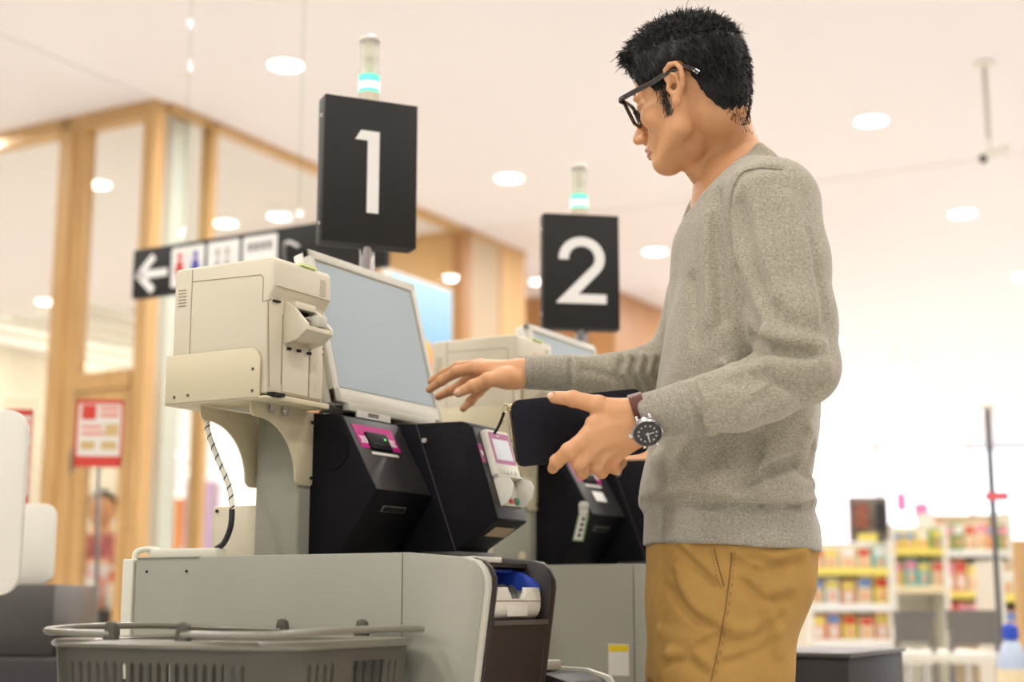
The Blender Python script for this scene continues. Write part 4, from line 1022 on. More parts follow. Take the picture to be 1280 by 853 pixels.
# ------------------------------------------------------------------ the man
MX, MY = .45, 2.26
man = thing('person', 'man in a grey sweater and ochre trousers reaching to the screen, holding a black wallet', 'person', (MX, MY, 0))
def L(V): return V-A3((MX, MY, 0))          # parts are stored relative to the feet
M_skin = mat('skin', s2l(216, 160, 113), .48, sss=.12, bump=.12, bscale=450, var=.05, vscale=35)
M_lip = mat('lip', s2l(178, 108, 92), .4, sss=.1)
M_nail = mat('nail', s2l(232, 188, 158), .25)
M_hair = mat('hair', (.006, .005, .0045), .5, spec=.35)
def knit(name, c1, c2, rib=None):
    m = bpy.data.materials.new(name); m.use_nodes = True; nt = m.node_tree; MATS[name] = m
    b = nt.nodes['Principled BSDF']; b.inputs['Roughness'].default_value = .95; b.inputs['Specular IOR Level'].default_value = .15
    b.inputs['Sheen Weight'].default_value = .25
    tc = nt.nodes.new('ShaderNodeTexCoord')
    mp = nt.nodes.new('ShaderNodeMapping'); mp.inputs['Scale'].default_value = (1, 1, 1.6)
    n = nt.nodes.new('ShaderNodeTexNoise'); n.inputs['Scale'].default_value = 420; n.inputs['Detail'].default_value = 2
    n2 = nt.nodes.new('ShaderNodeTexNoise'); n2.inputs['Scale'].default_value = 90; n2.inputs['Detail'].default_value = 4
    mx = nt.nodes.new('ShaderNodeMath'); mx.operation = 'ADD'
    n2.inputs['Scale'].default_value = 260
    r = nt.nodes.new('ShaderNodeValToRGB'); r.color_ramp.elements[0].position = .36; r.color_ramp.elements[1].position = .64
    hf = nt.nodes.new('ShaderNodeMath'); hf.operation = 'MULTIPLY'; hf.inputs[1].default_value = .5
    r.color_ramp.elements[0].color = (*c1, 1); r.color_ramp.elements[1].color = (*c2, 1)
    nt.links.new(tc.outputs['Object'], mp.inputs[0]); nt.links.new(mp.outputs[0], n.inputs['Vector']); nt.links.new(mp.outputs[0], n2.inputs['Vector'])
    nt.links.new(n.outputs['Fac'], mx.inputs[0]); nt.links.new(n2.outputs['Fac'], mx.inputs[1]); nt.links.new(mx.outputs[0], hf.inputs[0]); nt.links.new(hf.outputs[0], r.inputs[0]); nt.links.new(r.outputs[0], b.inputs['Base Color'])
    bp = nt.nodes.new('ShaderNodeBump'); bp.inputs['Strength'].default_value = .35; bp.inputs['Distance'].default_value = .0015
    nt.links.new(n.outputs['Fac'], bp.inputs['Height']); last = bp
    if rib:
        w = nt.nodes.new('ShaderNodeTexWave'); w.inputs['Scale'].default_value = rib; w.bands_direction = 'X'
        b2 = nt.nodes.new('ShaderNodeBump'); b2.inputs['Strength'].default_value = .35; b2.inputs['Distance'].default_value = .001
        nt.links.new(tc.outputs['Object'], w.inputs['Vector']); nt.links.new(w.outputs['Fac'], b2.inputs['Height']); nt.links.new(bp.outputs[0], b2.inputs['Normal']); last = b2
    nt.links.new(last.outputs[0], b.inputs['Normal']); return m
M_knit = knit('heather_knit', s2l(142, 135, 117), s2l(188, 181, 162))
M_rib = knit('ribbed_knit', s2l(138, 132, 117), s2l(180, 174, 158), 95)
M_chino = mat('ochre_cotton', s2l(176, 138, 76), .85, spec=.2, bump=.15, bscale=500, var=.05, vscale=40)
M_stitch = mat('ochre_stitch', s2l(134, 98, 50), .8)

# --- head, in centimetres in its own frame: x to the face, y to the left ear, z up
_ps, _th, _ro, HSC = math.radians(32.5), math.radians(7.2), math.radians(-6.4), .957
f0 = np.array([-math.cos(_ps)*math.cos(_th), math.sin(_ps)*math.cos(_th), -math.sin(_th)]); l0 = np.array([-math.sin(_ps), -math.cos(_ps), 0.]); u0 = np.cross(f0, l0)
HR = np.array([f0, l0*math.cos(_ro)+u0*math.sin(_ro), u0*math.cos(_ro)-l0*math.sin(_ro)]).astype(F32)
HO = A3((.2843, 2.2, 1.5822))
def h2w(q): return HO+(np.asarray(q, F32)*F32(.01*HSC))@HR
def w2h(p): return ((np.asarray(p, F32)-HO)@HR.T)/F32(.01*HSC)
NK0, NK1 = w2h(at(890, 150, 2.245)), w2h(at(924, 225, 2.255))
def head(P):
    Q = P.copy(); Q[:, 1] = np.abs(Q[:, 1])
    d = ell(P, (-1.2, 0, 3.6), (8.4, 7.3, 8.6))
    d = smin(d, ell(P, (3.4, 0, 4.3), (5.9, 6.2, 6.2)), 2)
    d = smin(d, ell(P, (3.4, 0, -3.2), (5.2, 5.5, 7.0)), 2)
    d = smin(d, cap(Q, (.2, 5.2, -2.5), (1.0, 5.0, -6.2), 1.6, 1.3), 1.6)
    d = smin(d, cap(Q, (1.0, 5.0, -6.4), (6.9, 1.7, -9.9), 1.3, 1.25), 1.6)
    d = smin(d, ell(P, (6.9, 0, -9.8), (2.1, 2.5, 1.9)), 1.2)
    d = smin(d, cap(P, (2.2, 0, -7.8), (6.0, 0, -9.9), 2.8, 1.6), 2)
    d = smin(d, ell(Q, (5.9, 4.3, -2.6), (2.0, 1.7, 1.9)), 1.6)
    d = smin(d, cap(Q, (8.3, 3.6, 1.0), (8.8, .6, .9), .75, .8), 1.2)
    d = smin(d, ell(P, (6.8, 0, -7.0), (2.7, 2.9, 2.6)), 1.2)
    # eye hollows and closed-down lids
    d = smax(d, -ell(Q, (9.9, 3.2, -.5), (1.9, 1.7, 1.2)), .9)
    d = smin(d, ell(Q, (7.35, 3.15, -.55), (1.38, 1.5, 1.3)), .25)
    d = smax(d, -cap(Q, (8.75, 2.2, -1.15), (8.45, 4.3, -1.05), .14), .15)
    # nose
    d = smin(d, cap(P, (8.5, 0, .0), (11.0, 0, -4.3), .65, .8), .9)
    d = smin(d, ell(P, (11.0, 0, -4.6), (.95, .95, .85)), .5)
    d = smin(d, ell(Q, (9.9, 1.15, -5.0), (1.0, .75, .75)), .4)
    d = smin(d, cap(P, (9.5, 0, -4.4), (9.1, 0, -5.7), .9, .5), .6)
    d = smax(d, -ell(Q, (10.2, .72, -5.7), (.6, .34, .42)), .15)
    # lips
    d = smin(d, chain(Q, [(9.5, 0, -7.1), (9.25, 1.2, -7.15), (8.15, 2.5, -7.6)], [.5, .42, .2], .3), .35)
    d = smin(d, chain(Q, [(9.3, 0, -8.2), (9.0, 1.2, -8.1), (8.15, 2.3, -7.8)], [.58, .46, .2], .3), .35)
    d = smax(d, -chain(Q, [(10.05, 0, -7.63), (9.45, 1.3, -7.63), (8.3, 2.6, -7.7)], [.13, .12, .1], .1), .12)
    d = smax(d, -ell(P, (9.3, 0, -9.15), (.7, 2.0, .35)), .6)
    # ears
    ep = [(.7, 7.0, .2), (1.2, 7.35, 1.3), (1.05, 7.75, 2.6), (.1, 8.15, 3.3), (-1.1, 8.45, 3.25), (-2.0, 8.65, 2.3), (-2.2, 8.55, 1.0), (-1.9, 8.2, -.3), (-1.3, 7.7, -1.5), (-.6, 7.3, -2.4)]
    Qe = Q.copy(); tl = math.radians(-9); xe, ze = Q[:, 0].copy(), Q[:, 2].copy(); Qe[:, 0] = (xe+.3)*math.cos(tl)-(ze-.5)*math.sin(tl)-.3; Qe[:, 2] = (xe+.3)*math.sin(tl)+(ze-.5)*math.cos(tl)+.5
    plate = ell(Qe, (-.6, 7.55, .7), (1.7, .45, 2.9)); e_ = plate
    e_ = smax(e_, -ell(Qe, (-.3, 8.2, .2), (1.0, .9, 1.5)), .3)
    e_ = smin(e_, chain(Qe, ep, [.3, .36, .4, .42, .42, .4, .38, .36, .38, .45], .15), .2)
    e_ = smin(e_, ell(Qe, (-.45, 7.35, -2.5), (.75, .45, .8)), .4)
    e_ = smin(e_, chain(Qe, [(.1, 7.9, 2.0), (-1.0, 8.1, 1.3), (-1.35, 7.95, .1), (-.7, 7.6, -1.2)], [.22, .26, .26, .25], .1), .25)
    e_ = smin(e_, ell(Qe, (.65, 7.5, -.35), (.42, .45, .6)), .3)
    e_ = smax(e_, -cap(Qe, (-.05, 9, -.2), (-.05, 6.6, -.2), .45), .25)
    d = smin(d, e_, .35)
    # neck, with the sinew to the breastbone
    n_ = cap(P, NK0, NK1, 5.4, 5.7); n_ = smin(n_, cap(P, (4.2, 0, -9.0), w2h(at(886, 220, 2.25)), 1.2, 3.0), 1.5); n_ = smin(n_, cap(P, (-3.5, 0, -3), NK0, 5.4, 5.4), 2.5)
    nf = NK1-NK0; nf = nf/np.linalg.norm(nf)
    d = smin(d, n_, .9)
    return d
Vh, Qh = grow(head, (-13.5, -10, -24), (13.5, 10, 14.5), .17); Vh = relax(Vh, Qh, 1, .4)
fc_ = Vh[Qh].mean(1); ay = np.abs(fc_[:, 1])
lipm = (fc_[:, 0] > 8.1) & (ay < 2.6) & (fc_[:, 2] < -6.7-.10*ay) & (fc_[:, 2] > -8.8+.28*ay)
mid_h = np.where(lipm, 1, 0)
Wh = h2w(Vh)

# --- hands, in metres in the world
def pt(x, y, Y): return np.array(at(x, y, Y), F32)
def hand(P, wrist, palm, fingers, kf=.0022):
    d = None
    for a, b_, ra, rb in wrist+palm:
        q = cap(P, a, b_, ra, rb); d = q if d is None else smin(d, q, .0065)
    for pts, rad in fingers:
        q = chain(P, pts, rad, .003); 
        # knuckle bulges
        for p_, r_ in zip(pts[1:-1], rad[1:-1]): q = smin(q, np.sqrt(((P-p_)**2).sum(1))-r_*1.07, .003)
        near = smin(d, q, .007)
        d = near if pts is fingers[0][0] else smin(d, q, kf+.003)
    return d
# right hand (far from the camera), fingers spread towards the screen
RW0, RW1 = pt(672, 462, 2.44), pt(670, 473, 2.45)
rI = [pt(596, 461, 2.455), pt(571, 465, 2.485), pt(552, 476, 2.505), pt(537, 487, 2.52)]
rM = [pt(600, 458, 2.485), pt(574, 459, 2.52), pt(554, 468, 2.545), pt(539, 477, 2.56)]
rR = [pt(606, 465, 2.51), pt(582, 478, 2.53), pt(563, 489, 2.54), pt(548, 496, 2.545)]
rP = [pt(614, 474, 2.53), pt(599, 490, 2.54), pt(588, 502, 2.54), pt(579, 511, 2.535)]
rT = [pt(634, 473, 2.425), pt(610, 475, 2.42), pt(591, 483, 2.425), pt(573, 491, 2.43)]
def rhand(P):
    return hand(P, [(RW0, pt(648, 463, 2.44), .020, .0195), (RW1, pt(648, 473, 2.45), .018, .018)],
        [(pt(648, 463, 2.44), rI[0], .0185, .0135), (pt(648, 464, 2.455), rM[0], .018, .0125), (pt(650, 470, 2.465), rR[0], .017, .0125), (pt(650, 474, 2.47), rP[0], .016, .012), (pt(645, 474, 2.43), rT[0], .0185, .0175), (rT[0], pt(612, 468, 2.45), .017, .013)],
        [(rT, [.0165, .0118, .0105, .0082]), (rI, [.0125, .0100, .0086, .0070]), (rM, [.0125, .0100, .0086, .0070]), (rR, [.0120, .0095, .0082, .0068]), (rP, [.0110, .0085, .0074, .0062])])
# left hand round the wallet
LW0, LW1 = pt(838, 510, 2.045), pt(838, 520, 2.05)
lT = [pt(778, 516, 2.055), pt(748, 507, 2.05), pt(716, 499, 2.058), pt(693, 497, 2.066)]
lI = [pt(737, 545, 2.05), pt(711, 564, 2.045), pt(696, 577, 2.062), pt(691, 586, 2.085)]
lM = [pt(744, 556, 2.055), pt(724, 579, 2.055), pt(728, 590, 2.085), pt(738, 584, 2.112)]
lR = [pt(757, 562, 2.065), pt(746, 582, 2.07), pt(752, 590, 2.095), pt(762, 582, 2.12)]
lP = [pt(771, 565, 2.08), pt(765, 579, 2.085), pt(770, 586, 2.105), pt(778, 579, 2.125)]
def lhand(P):
    return hand(P, [(LW0, pt(802, 512, 2.045), .018, .021), (LW1, pt(800, 538, 2.055), .018, .0205)],
        [(pt(802, 514, 2.045), pt(768, 515, 2.05), .021, .0175), (pt(800, 522, 2.045), lI[0], .019, .0145), (pt(798, 532, 2.045), lM[0], .019, .0145), (pt(798, 538, 2.055), lR[0], .019, .0140), (pt(798, 543, 2.06), lP[0], .018, .0135), (pt(770, 520, 2.05), pt(742, 530, 2.05), .016, .0125)],
        [(lT, [.0175, .0135, .0112, .0088]), (lI, [.0130, .0110, .0096, .0078]), (lM, [.0130, .0112, .0098, .0082]), (lR, [.0122, .0102, .0090, .0078]), (lP, [.0112, .0092, .0082, .0070])])
def bounds(pts, m): a = np.array(pts); return a.min(0)-m, a.max(0)+m
lo, hi = bounds(rI+rM+rR+rP+rT+[RW0, RW1], .03); Vr, Qr = grow(rhand, lo, hi, .0014); Vr = relax(Vr, Qr, 1, .4)
lo, hi = bounds(lI+lM+lR+lP+lT+[LW0, LW1], .034); Vl, Ql = grow(lhand, lo, hi, .0015); Vl = relax(Vl, Ql, 1, .4)
# torso and arms under the clothes, joining head and hands
LSH, LEL = pt(970, 250, 2.085), pt(1000, 462, 2.045)
RSH, REL = pt(915, 262, 2.42), pt(850, 462, 2.46)
def core(P):
    d = cap(P, pt(922, 225, 2.255), pt(925, 420, 2.26), .07, .085)
    d = smin(d, cap(P, pt(925, 420, 2.26), pt(925, 700, 2.26), .085, .08), .03)
    for s_, e_, w_ in ((LSH, LEL, LW0), (RSH, REL, RW0)):
        d = smin(d, cap(P, pt(922, 260, 2.255), s_, .055, .045), .03)
        d = smin(d, cap(P, s_, e_, .036, .026), .01); d = smin(d, cap(P, e_, w_, .024, .016), .01)
    return d
Vc, Qc = grow(core, (.0, 1.95, .80), (.62, 2.62, 1.56), .009)
Vb = np.concatenate([Wh, Vr, Vl, Vc]); o1, o2, o3 = len(Wh), len(Wh)+len(Vr), len(Wh)+len(Vr)+len(Vl)
Qb = np.concatenate([Qh, Qr+o1, Ql+o2, Qc+o3]); mi = np.concatenate([mid_h, np.zeros(len(Qr)+len(Ql)+len(Qc))])
body_o = mesh_obj('body', L(Vb), Qb, [M_skin, M_lip], man, mi)
# nails
def nail(c, n_, ax, w_, l_, par=body_o):
    c, n_, ax = Vector(c), Vector(n_).normalized(), Vector(ax).normalized(); sd = n_.cross(ax).normalized(); ax = sd.cross(n_)
    b = B(); rows = []
    for i in range(6):
        v_ = -1+2*i/5; row = []
        for k in range(7):
            u_ = -1+2*k/6; ww = w_*math.sqrt(max(.12, 1-abs(v_)**3*.75))
            p_ = c+ax*(l_*v_)+sd*(ww*u_)+n_*(-.55*w_*u_*u_-.1*l_*v_*v_) - Vector((MX, MY, 0)); row.append(b.bm.verts.new(p_))
        rows.append(row)
    for i in range(5):
        for k in range(6): b.bm.faces.new((rows[i][k], rows[i][k+1], rows[i+1][k+1], rows[i+1][k]))
    return part('nail', b, M_nail, par, 'pale fingernail')
bvh_r = BVHTree.FromPolygons([tuple(v) for v in Vb.tolist()], [tuple(q) for q in Qb.tolist()])
camv = Vector((0, 0, CAMZ))
def on_surface(bvh, x, y):
    d = (at(x, y, 2.0)-camv).normalized(); h_ = bvh.ray_cast(camv, d); return h_[0], h_[1]
for (x, y), tip, w_ in (((687.5, 492.5), lT, .0058), ((571, 490.5), rT, .0052)):
    hit, nn = on_surface(bvh_r, x, y)
    if hit is not None:
        if nn.dot(hit-camv) > 0: nn = -nn
        ax = Vector((tip[-1]-tip[-2]).tolist()); nail(hit+nn*.0009, nn, ax, w_, .0068)
# --- face details
def hpart(name, b, m, parent=man, label=None):
    for v in b.bm.verts: v.co = Vector(L(h2w(np.array([list(v.co)])))[0].tolist())
    return part(name, b, m, parent, label)
b = B()
for s_ in (1, -1): b.tube([(8.80, s_*2.1, -1.2), (8.85, s_*3.1, -1.28), (8.45, s_*4.4, -1.05)], [.05, .09, .05], 6)
hpart('eyelashes', b, M_hair, body_o)
rng = random.Random(2); b = B()
for s_ in (1, -1):
    for k in range(110):
        t_ = rng.random(); p = Vector((9.0-.9*t_*t_-.1, s_*(1.6+4.0*t_), 1.55+.5*math.sin(PI*min(1, t_*1.1))+rng.uniform(-.22, .22)))
        d = Vector((-.25*t_-.05, s_*.8, .25-.5*t_)).normalized()*rng.uniform(.4, .7); b.tube([p, p+d*.5+Vector((.06, 0, 0)), p+d], [.05, .04, .008], 4)
hpart('eyebrows', b, M_hair, body_o)
# --- hair: an undercoat and loose locks
def hairline(x):
    return np.interp(x, [-12, -8.5, -6, -4.2, -3.4, -2.9, -2.0, .5, 1.2, 1.5, 2.6, 3.0, 4.2, 5.6, 6.6, 8.5, 12], [-7.6, -7.4, -5.2, -2.0, .5, 2.6, 3.7, 3.9, 1.5, .9, .7, .7, .8, 1.3, 2.4, 5.0, 6.4])
def hairf(P):
    d = ell(P, (-1.3, 0, 3.8), (8.75, 7.75, 9.0))
    d = smin(d, ell(P, (-1.3, 0, -2.0), (8.0, 6.6, 6.8)), 2)
    d = smin(d, ell(P, (2.0, .2, 8.0), (7.4, 6.2, 5.1)), 1.5)
    d = smin(d, ell(P, (7.0, .6, 8.2), (2.9, 4.6, 2.4)), 1.2)
    d = smin(d, ell(P, (3.4, 0, 4.3), (6.25, 6.55, 6.6)), 1)
    g = (hairline(P[:, 0]).astype(F32)-P[:, 2])*.75
    return smax(d, g, .5)
def lump(P): return .16*np.sin(P[:, 0]*2.3+P[:, 1])*np.sin(P[:, 1]*2.7+P[:, 2]*1.3)
Vq, Qq = grow(lambda P: hairf(P)+lump(P), (-13, -9.5, -9), (11.5, 9.5, 14.5), .22)
hair_o = mesh_obj('hair', L(h2w(Vq)), Qq, M_hair, man, None, 'short tousled black hair')
bvh_h = BVHTree.FromPolygons([tuple(v) for v in Vq.tolist()], [tuple(q) for q in Qq.tolist()])
rng = random.Random(4); rn = np.random.RandomState(7)
LV, LF = [], []
def lock(p, n_, flow, ln, r0, curl):
    d = (n_*.45+flow).normalized(); side = d.cross(n_); 
    if side.length < 1e-3: side = Vector((0, 1, 0))
    side.normalize(); up = side.cross(d).normalized(); base_i = len(LV); pts = []
    for i in range(5):
        t_ = i/4; q = p+d*(ln*t_)-n_*(curl*ln*t_*t_)+side*(ln*.25*curl*math.sin(t_*3))
        r_ = r0*(1-t_)**.7+.008; pts.append(q)
        for k in range(3):
            a_ = 2*PI*k/3; LV.append(q+side*(r_*math.cos(a_)*1.5)+up*(r_*math.sin(a_)*.6))
    for i in range(4):
        for k in range(3):
            a_, c_ = base_i+i*3+k, base_i+i*3+(k+1) % 3; LF.append((a_, c_, c_+3, a_+3))
sel = rn.choice(len(Vq), 12500)
for i in sel:
    p = Vector(Vq[i].tolist()); x, y, z = p
    h_ = bvh_h.find_nearest(p); n_ = h_[1]
    c_ = Vector((-.5, 0, 3)); 
    if n_.dot(p-c_) < 0: n_ = -n_
    j = Vector((rng.gauss(0, 1), rng.gauss(0, 1), rng.gauss(0, 1)))
    top = min(1, max(0, (z-6.2)/3.5)); front = min(1, max(0, (x+2)/8))
    if n_.z < -.35: continue
    if top > .3:
        flow = (Vector((.9*(front*1.5-.35), .15, .25))+j*.42); ln = rng.uniform(1.3, 2.5)*(1 if rng.random() > .06 else 1.5); r0 = .085; curl = rng.uniform(.2, .75)
        p = p-n_*.15
    else:
        s_ = 1 if y > 0 else -1
        flow = Vector((-.45, 0, -1.0))+j*.22; ln = rng.uniform(.8, 1.4) if z > 0 else rng.uniform(.45, .8); r0 = .065; curl = .12 if z > 0 else .04
        p = p-n_*.05
    lock(p, n_, flow, ln, r0, curl)
# fringe and cowlicks
for k in range(420):
    p = Vector((8.6+rng.uniform(-1.4, 1.0), rng.uniform(-3.6, 5.4), 8.1+rng.uniform(-1.2, 1.4))); n_ = Vector((.6, .12*p.y/3, .35)).normalized()
    lock(p, n_, Vector((.75, rng.gauss(.2, .35), rng.gauss(-.25, .5))), rng.uniform(1.4, 2.7), .085, rng.uniform(.3, 1.1))
for k in range(70):
    p = Vector((rng.uniform(-3, 3), rng.uniform(-2, 4), 12.6)); lock(p, Vector((0, 0, 1)), Vector((rng.gauss(0, .8), rng.gauss(0, .5), .9)), rng.uniform(1.8, 3.2), .06, rng.uniform(.3, .9))
LVn = np.array([list(v) for v in LV], F32)
me = bpy.data.meshes.new('hair_lock'); me.from_pydata(L(h2w(LVn)).tolist(), [], LF); me.materials.append(M_hair); me.polygons.foreach_set('use_smooth', [True]*len(me.polygons))
lk = bpy.data.objects.new('hair_locks', me); COL.objects.link(lk); lk.parent = hair_o; lk['kind'] = 'stuff'; BASE[lk.name] = Vector((0, 0, 0))
# sideburn and nape stubble on the skin
bvh_head = BVHTree.FromPolygons([tuple(v) for v in Vh.tolist()], [tuple(q) for q in Qh.tolist()])
SV, SF = [], []; LV, LF = SV, SF
for s_ in (1, -1):
    for k in range(560):
        z = 1.4-5.2*rng.random()**1.5; x = rng.gauss(2.3, .62); h_ = bvh_head.ray_cast(Vector((x, 14*s_, z)), Vector((0, -s_, 0)))
        if h_[0] is None or abs(h_[0].y) > 7.2: continue
        lock(h_[0], Vector((0, s_, 0))*.3, Vector((.1+rng.gauss(0, .15), 0, -1)), rng.uniform(.35, .7), .018, .1)
    for k in range(700):
        z = rng.uniform(-8.2, -3.0); x = rng.uniform(-9.5, -3.2)
        if z < hairline(x)-1.5: continue
        h_ = bvh_head.ray_cast(Vector((x-3, 14*s_, z)), Vector((.2, -s_, 0)).normalized())
        if h_[0] is None: continue
        lock(h_[0], Vector((0, s_, 0))*.3, Vector((.1+rng.gauss(0, .15), 0, -1)), rng.uniform(.3, .6), .028, .1)
me = bpy.data.meshes.new('stubble'); me.from_pydata(L(h2w(np.array([list(v) for v in SV], F32))).tolist(), [], SF); me.materials.append(M_hair)
lk = bpy.data.objects.new('sideburn_stubble', me); COL.objects.link(lk); lk.parent = hair_o; lk['kind'] = 'stuff'; BASE[lk.name] = Vector((0, 0, 0))
# --- glasses
M_tort = mat('tortoiseshell', s2l(34, 20, 16), .12, spec=.7, var=.9, vscale=60)
gl = B(); GX = 10.6
def lens_loop(s_):
    P = rrect(s_*3.45-2.75, s_*3.45+2.75, -3.0, .95, .9, 5); out = []
    for y, z in P: out.append(Vector((GX-.022*y*y-.12*(z-.8)*-1*0-(.95-z)*.20, y*(1-.04*(.95-z)*(1 if y*s_ > 3.4 else -0)), z)))
    return out
for s_ in (1, -1): gl.tube(lens_loop(s_), .31, 8, closed=True)
gl.tube([(GX-.02, .75, -.1), (GX+.05, 0, .05), (GX-.02, -.75, -.1)], .24, 8)
rim_o = hpart('eyeglasses', gl, M_tort, man, 'dark tortoiseshell square glasses')
for s_ in (1, -1):
    b = B(); pts = [(GX-1.0, s_*6.35, .55), (GX-.75, s_*6.95, .75), (GX-1.5, s_*7.3, .85), (6.5, s_*7.45, 1.25), (3.0, s_*7.5, 1.75), (.3, s_*7.75, 2.35), (-2.2, s_*7.85, 2.35), (-3.6, s_*7.7, 1.6), (-4.6, s_*7.4, .6)]
    b.tube(smooth_path(pts, 5), .30, 8, flat=1.8); tp = hpart('temple_arm', b, M_tort, rim_o)
    b = B(); P = lens_loop(s_); vs_ = [b.bm.verts.new(p) for p in P]; b.bm.faces.new(vs_); hpart('lens', b, M_glass, rim_o)
b = B(); b.box(8.9, 9.3, 7.55, 7.62, .82, .9); hpart('silver_pin', b, M_steel, rim_o)

# ------------------------------------------------------------------ sweater
def tab(rows, Yc):
    z = []; c = []; a = []
    for y, xf, xb, hw in rows:
        p0, p1 = at(xf, y, Yc), at(xb, y, Yc); z.append(p0.z); c.append((p0.x+p1.x)/2); a.append(((p1.x-p0.x)/2, hw))
    o_ = np.argsort(z); z = np.array(z)[o_]; c = np.array(c)[o_]; a = np.array(a)[o_]
    return z, c, a[:, 0], a[:, 1]
YC = 2.26
TT = tab([(215, 905, 975, .06), (232, 887, 992, .12), (262, 866, 1003, .165), (300, 851, 1010, .182), (345, 842, 1015, .188), (400, 835, 1018, .186), (480, 822, 1018, .178), (540, 815, 1018, .172),
          (565, 812, 1016, .172), (603, 801, 1008, .176), (622, 798, 1011, .182), (630, 799, 1014, .182), (641, 806, 1011, .172), (660, 806, 1018, .172), (680, 806, 1021, .174), (720, 807, 1021, .174)], YC)
def torso(P, T=TT, yc=YC, n=2.4, k=.85):
    z = P[:, 2]; cx = np.interp(z, T[0], T[1]); a = np.interp(z, T[0], T[2]); b_ = np.interp(z, T[0], T[3])
    u_ = np.abs((P[:, 0]-cx)/a)**n+np.abs((P[:, 1]-yc)/b_)**n
    return ((u_**(1/n)-1)*np.minimum(a, b_)*k).astype(F32)
CR = []                                         # folds: (points, width, depth); depth > 0 cuts in, < 0 swells
def crease(pts, w_, dp): CR.append(([pt(*q) for q in pts], w_, dp))
# left sleeve
crease([(938, 424, 2.0), (958, 436, 1.985), (985, 440, 1.985), (1012, 441, 1.99)], .0085, .017)
crease([(955, 417, 1.99), (990, 423, 1.98), (1025, 432, 1.99)], .010, -.009)
crease([(965, 452, 1.985), (1000, 462, 1.985), (1030, 458, 2.0)], .013, -.007)
crease([(950, 470, 1.98), (990, 485, 1.985), (1025, 480, 2.0)], .010, .004)
crease([(863, 478, 1.99), (873, 505, 1.99), (876, 540, 2.0)], .0055, .008)
crease([(876, 474, 1.99), (887, 500, 1.985), (890, 540, 1.995)], .008, -.005)
crease([(880, 530, 1.99), (920, 510, 1.985), (960, 480, 1.985), (975, 470, 1.985)], .0035, -.0035)
crease([(893, 460, 2.0), (905, 475, 1.99), (925, 480, 1.985)], .008, .005)
crease([(905, 455, 2.0), (925, 463, 1.99), (945, 460, 1.985)], .007, -.004)
crease([(900, 530, 1.99), (940, 522, 1.985), (985, 500, 1.985)], .012, -.004)
crease([(975, 211, 2.03), (950, 210, 2.05), (928, 217, 2.06), (915, 240, 2.06), (911, 262, 2.06), (912, 300, 2.06), (918, 340, 2.06), (930, 375, 2.06), (940, 405, 2.05), (948, 425, 2.04)], .004, .0050)
crease([(918, 340, 2.05), (930, 375, 2.04), (943, 410, 2.03)], .012, .010)
crease([(898, 245, 2.08), (896, 300, 2.08), (900, 350, 2.08), (905, 395, 2.08)], .010, .0055)
crease([(885, 270, 2.09), (884, 330, 2.09), (888, 400, 2.08)], .009, -.003)
crease([(865, 350, 2.1), (868, 420, 2.1), (860, 480, 2.1)], .010, .0035)
crease([(925, 260, 2.03), (935, 320, 2.02), (960, 380, 2.01), (985, 410, 2.0)], .014, .005)
crease([(985, 250, 2.03), (1005, 320, 2.01), (1015, 390, 2.0)], .014, -.004)
crease([(1010, 290, 2.03), (1022, 350, 2.02), (1030, 400, 2.02)], .008, .004)
crease([(940, 230, 2.03), (950, 300, 2.01), (970, 370, 1.99)], .012, -.004)
# right sleeve, bunched
for x0 in (782, 797, 812, 826):
    crease([(x0-3, 452, 2.44), (x0-8, 468, 2.40), (x0+4, 488, 2.44)], .0055, .006); crease([(x0+5, 446, 2.44), (x0, 465, 2.40), (x0+12, 486, 2.44)], .006, -.005)
crease([(713, 452, 2.44), (714, 468, 2.40), (711, 487, 2.44)], .004, .0045)
crease([(730, 462, 2.40), (760, 470, 2.40), (775, 480, 2.42)], .006, .003)
# body
crease([(800, 628, 2.2), (810, 630, 2.12), (850, 631, 2.08), (920, 632, 2.07), (980, 634, 2.10), (1012, 632, 2.16)], .005, .005)
crease([(812, 626, 2.12), (850, 624, 2.08), (880, 626, 2.07), (905, 629, 2.07)], .006, .006)
crease([(1018, 560, 2.12), (1005, 592, 2.10), (990, 575, 2.10), (960, 590, 2.08)], .009, .009)
crease([(1012, 605, 2.12), (985, 600, 2.10), (950, 612, 2.08)], .012, -.006)
crease([(1000, 560, 2.10), (975, 580, 2.09), (940, 590, 2.08)], .012, -.004)
crease([(1010, 540, 2.12), (1000, 575, 2.10)], .012, -.005)
crease([(945, 545, 2.07), (941, 575, 2.07), (941, 600, 2.07)], .010, .006)
crease([(862, 545, 2.08), (858, 575, 2.08), (866, 600, 2.08)], .010, .003)
crease([(820, 575, 2.1), (850, 590, 2.08), (890, 595, 2.07)], .014, -.004)
crease([(938, 560, 2.07), (937, 630, 2.07), (935, 690, 2.07)], .0022, .0018)
crease([(1016, 630, 2.2), (1010, 640, 2.14)], .006, .006)
lS = [pt(965, 255, 2.085), pt(978, 330, 2.065), pt(990, 400, 2.045), pt(1000, 458, 2.04)]
lF = [pt(1000, 458, 2.04), pt(960, 483, 2.035), pt(918, 500, 2.035), pt(872, 508, 2.04), pt(850, 512, 2.042), pt(812, 521, 2.046)]
rS = [pt(905, 265, 2.405), pt(880, 365, 2.43), pt(852, 448, 2.455)]
rF = [pt(852, 452, 2.455), pt(815, 463, 2.455), pt(770, 469, 2.45), pt(714, 468, 2.448), pt(655, 466, 2.445)]
NB = pt(922, 248, 2.26)
collar_a, collar_b = pt(952, 178, YC), pt(864, 268, YC)
cdir = collar_b-collar_a; cn = np.array([cdir[2], 0, -cdir[0]], F32); cn /= np.linalg.norm(cn); 
if cn[0] > 0: cn = -cn                          # points up and forward
NTOP = pt(893, 190, YC)
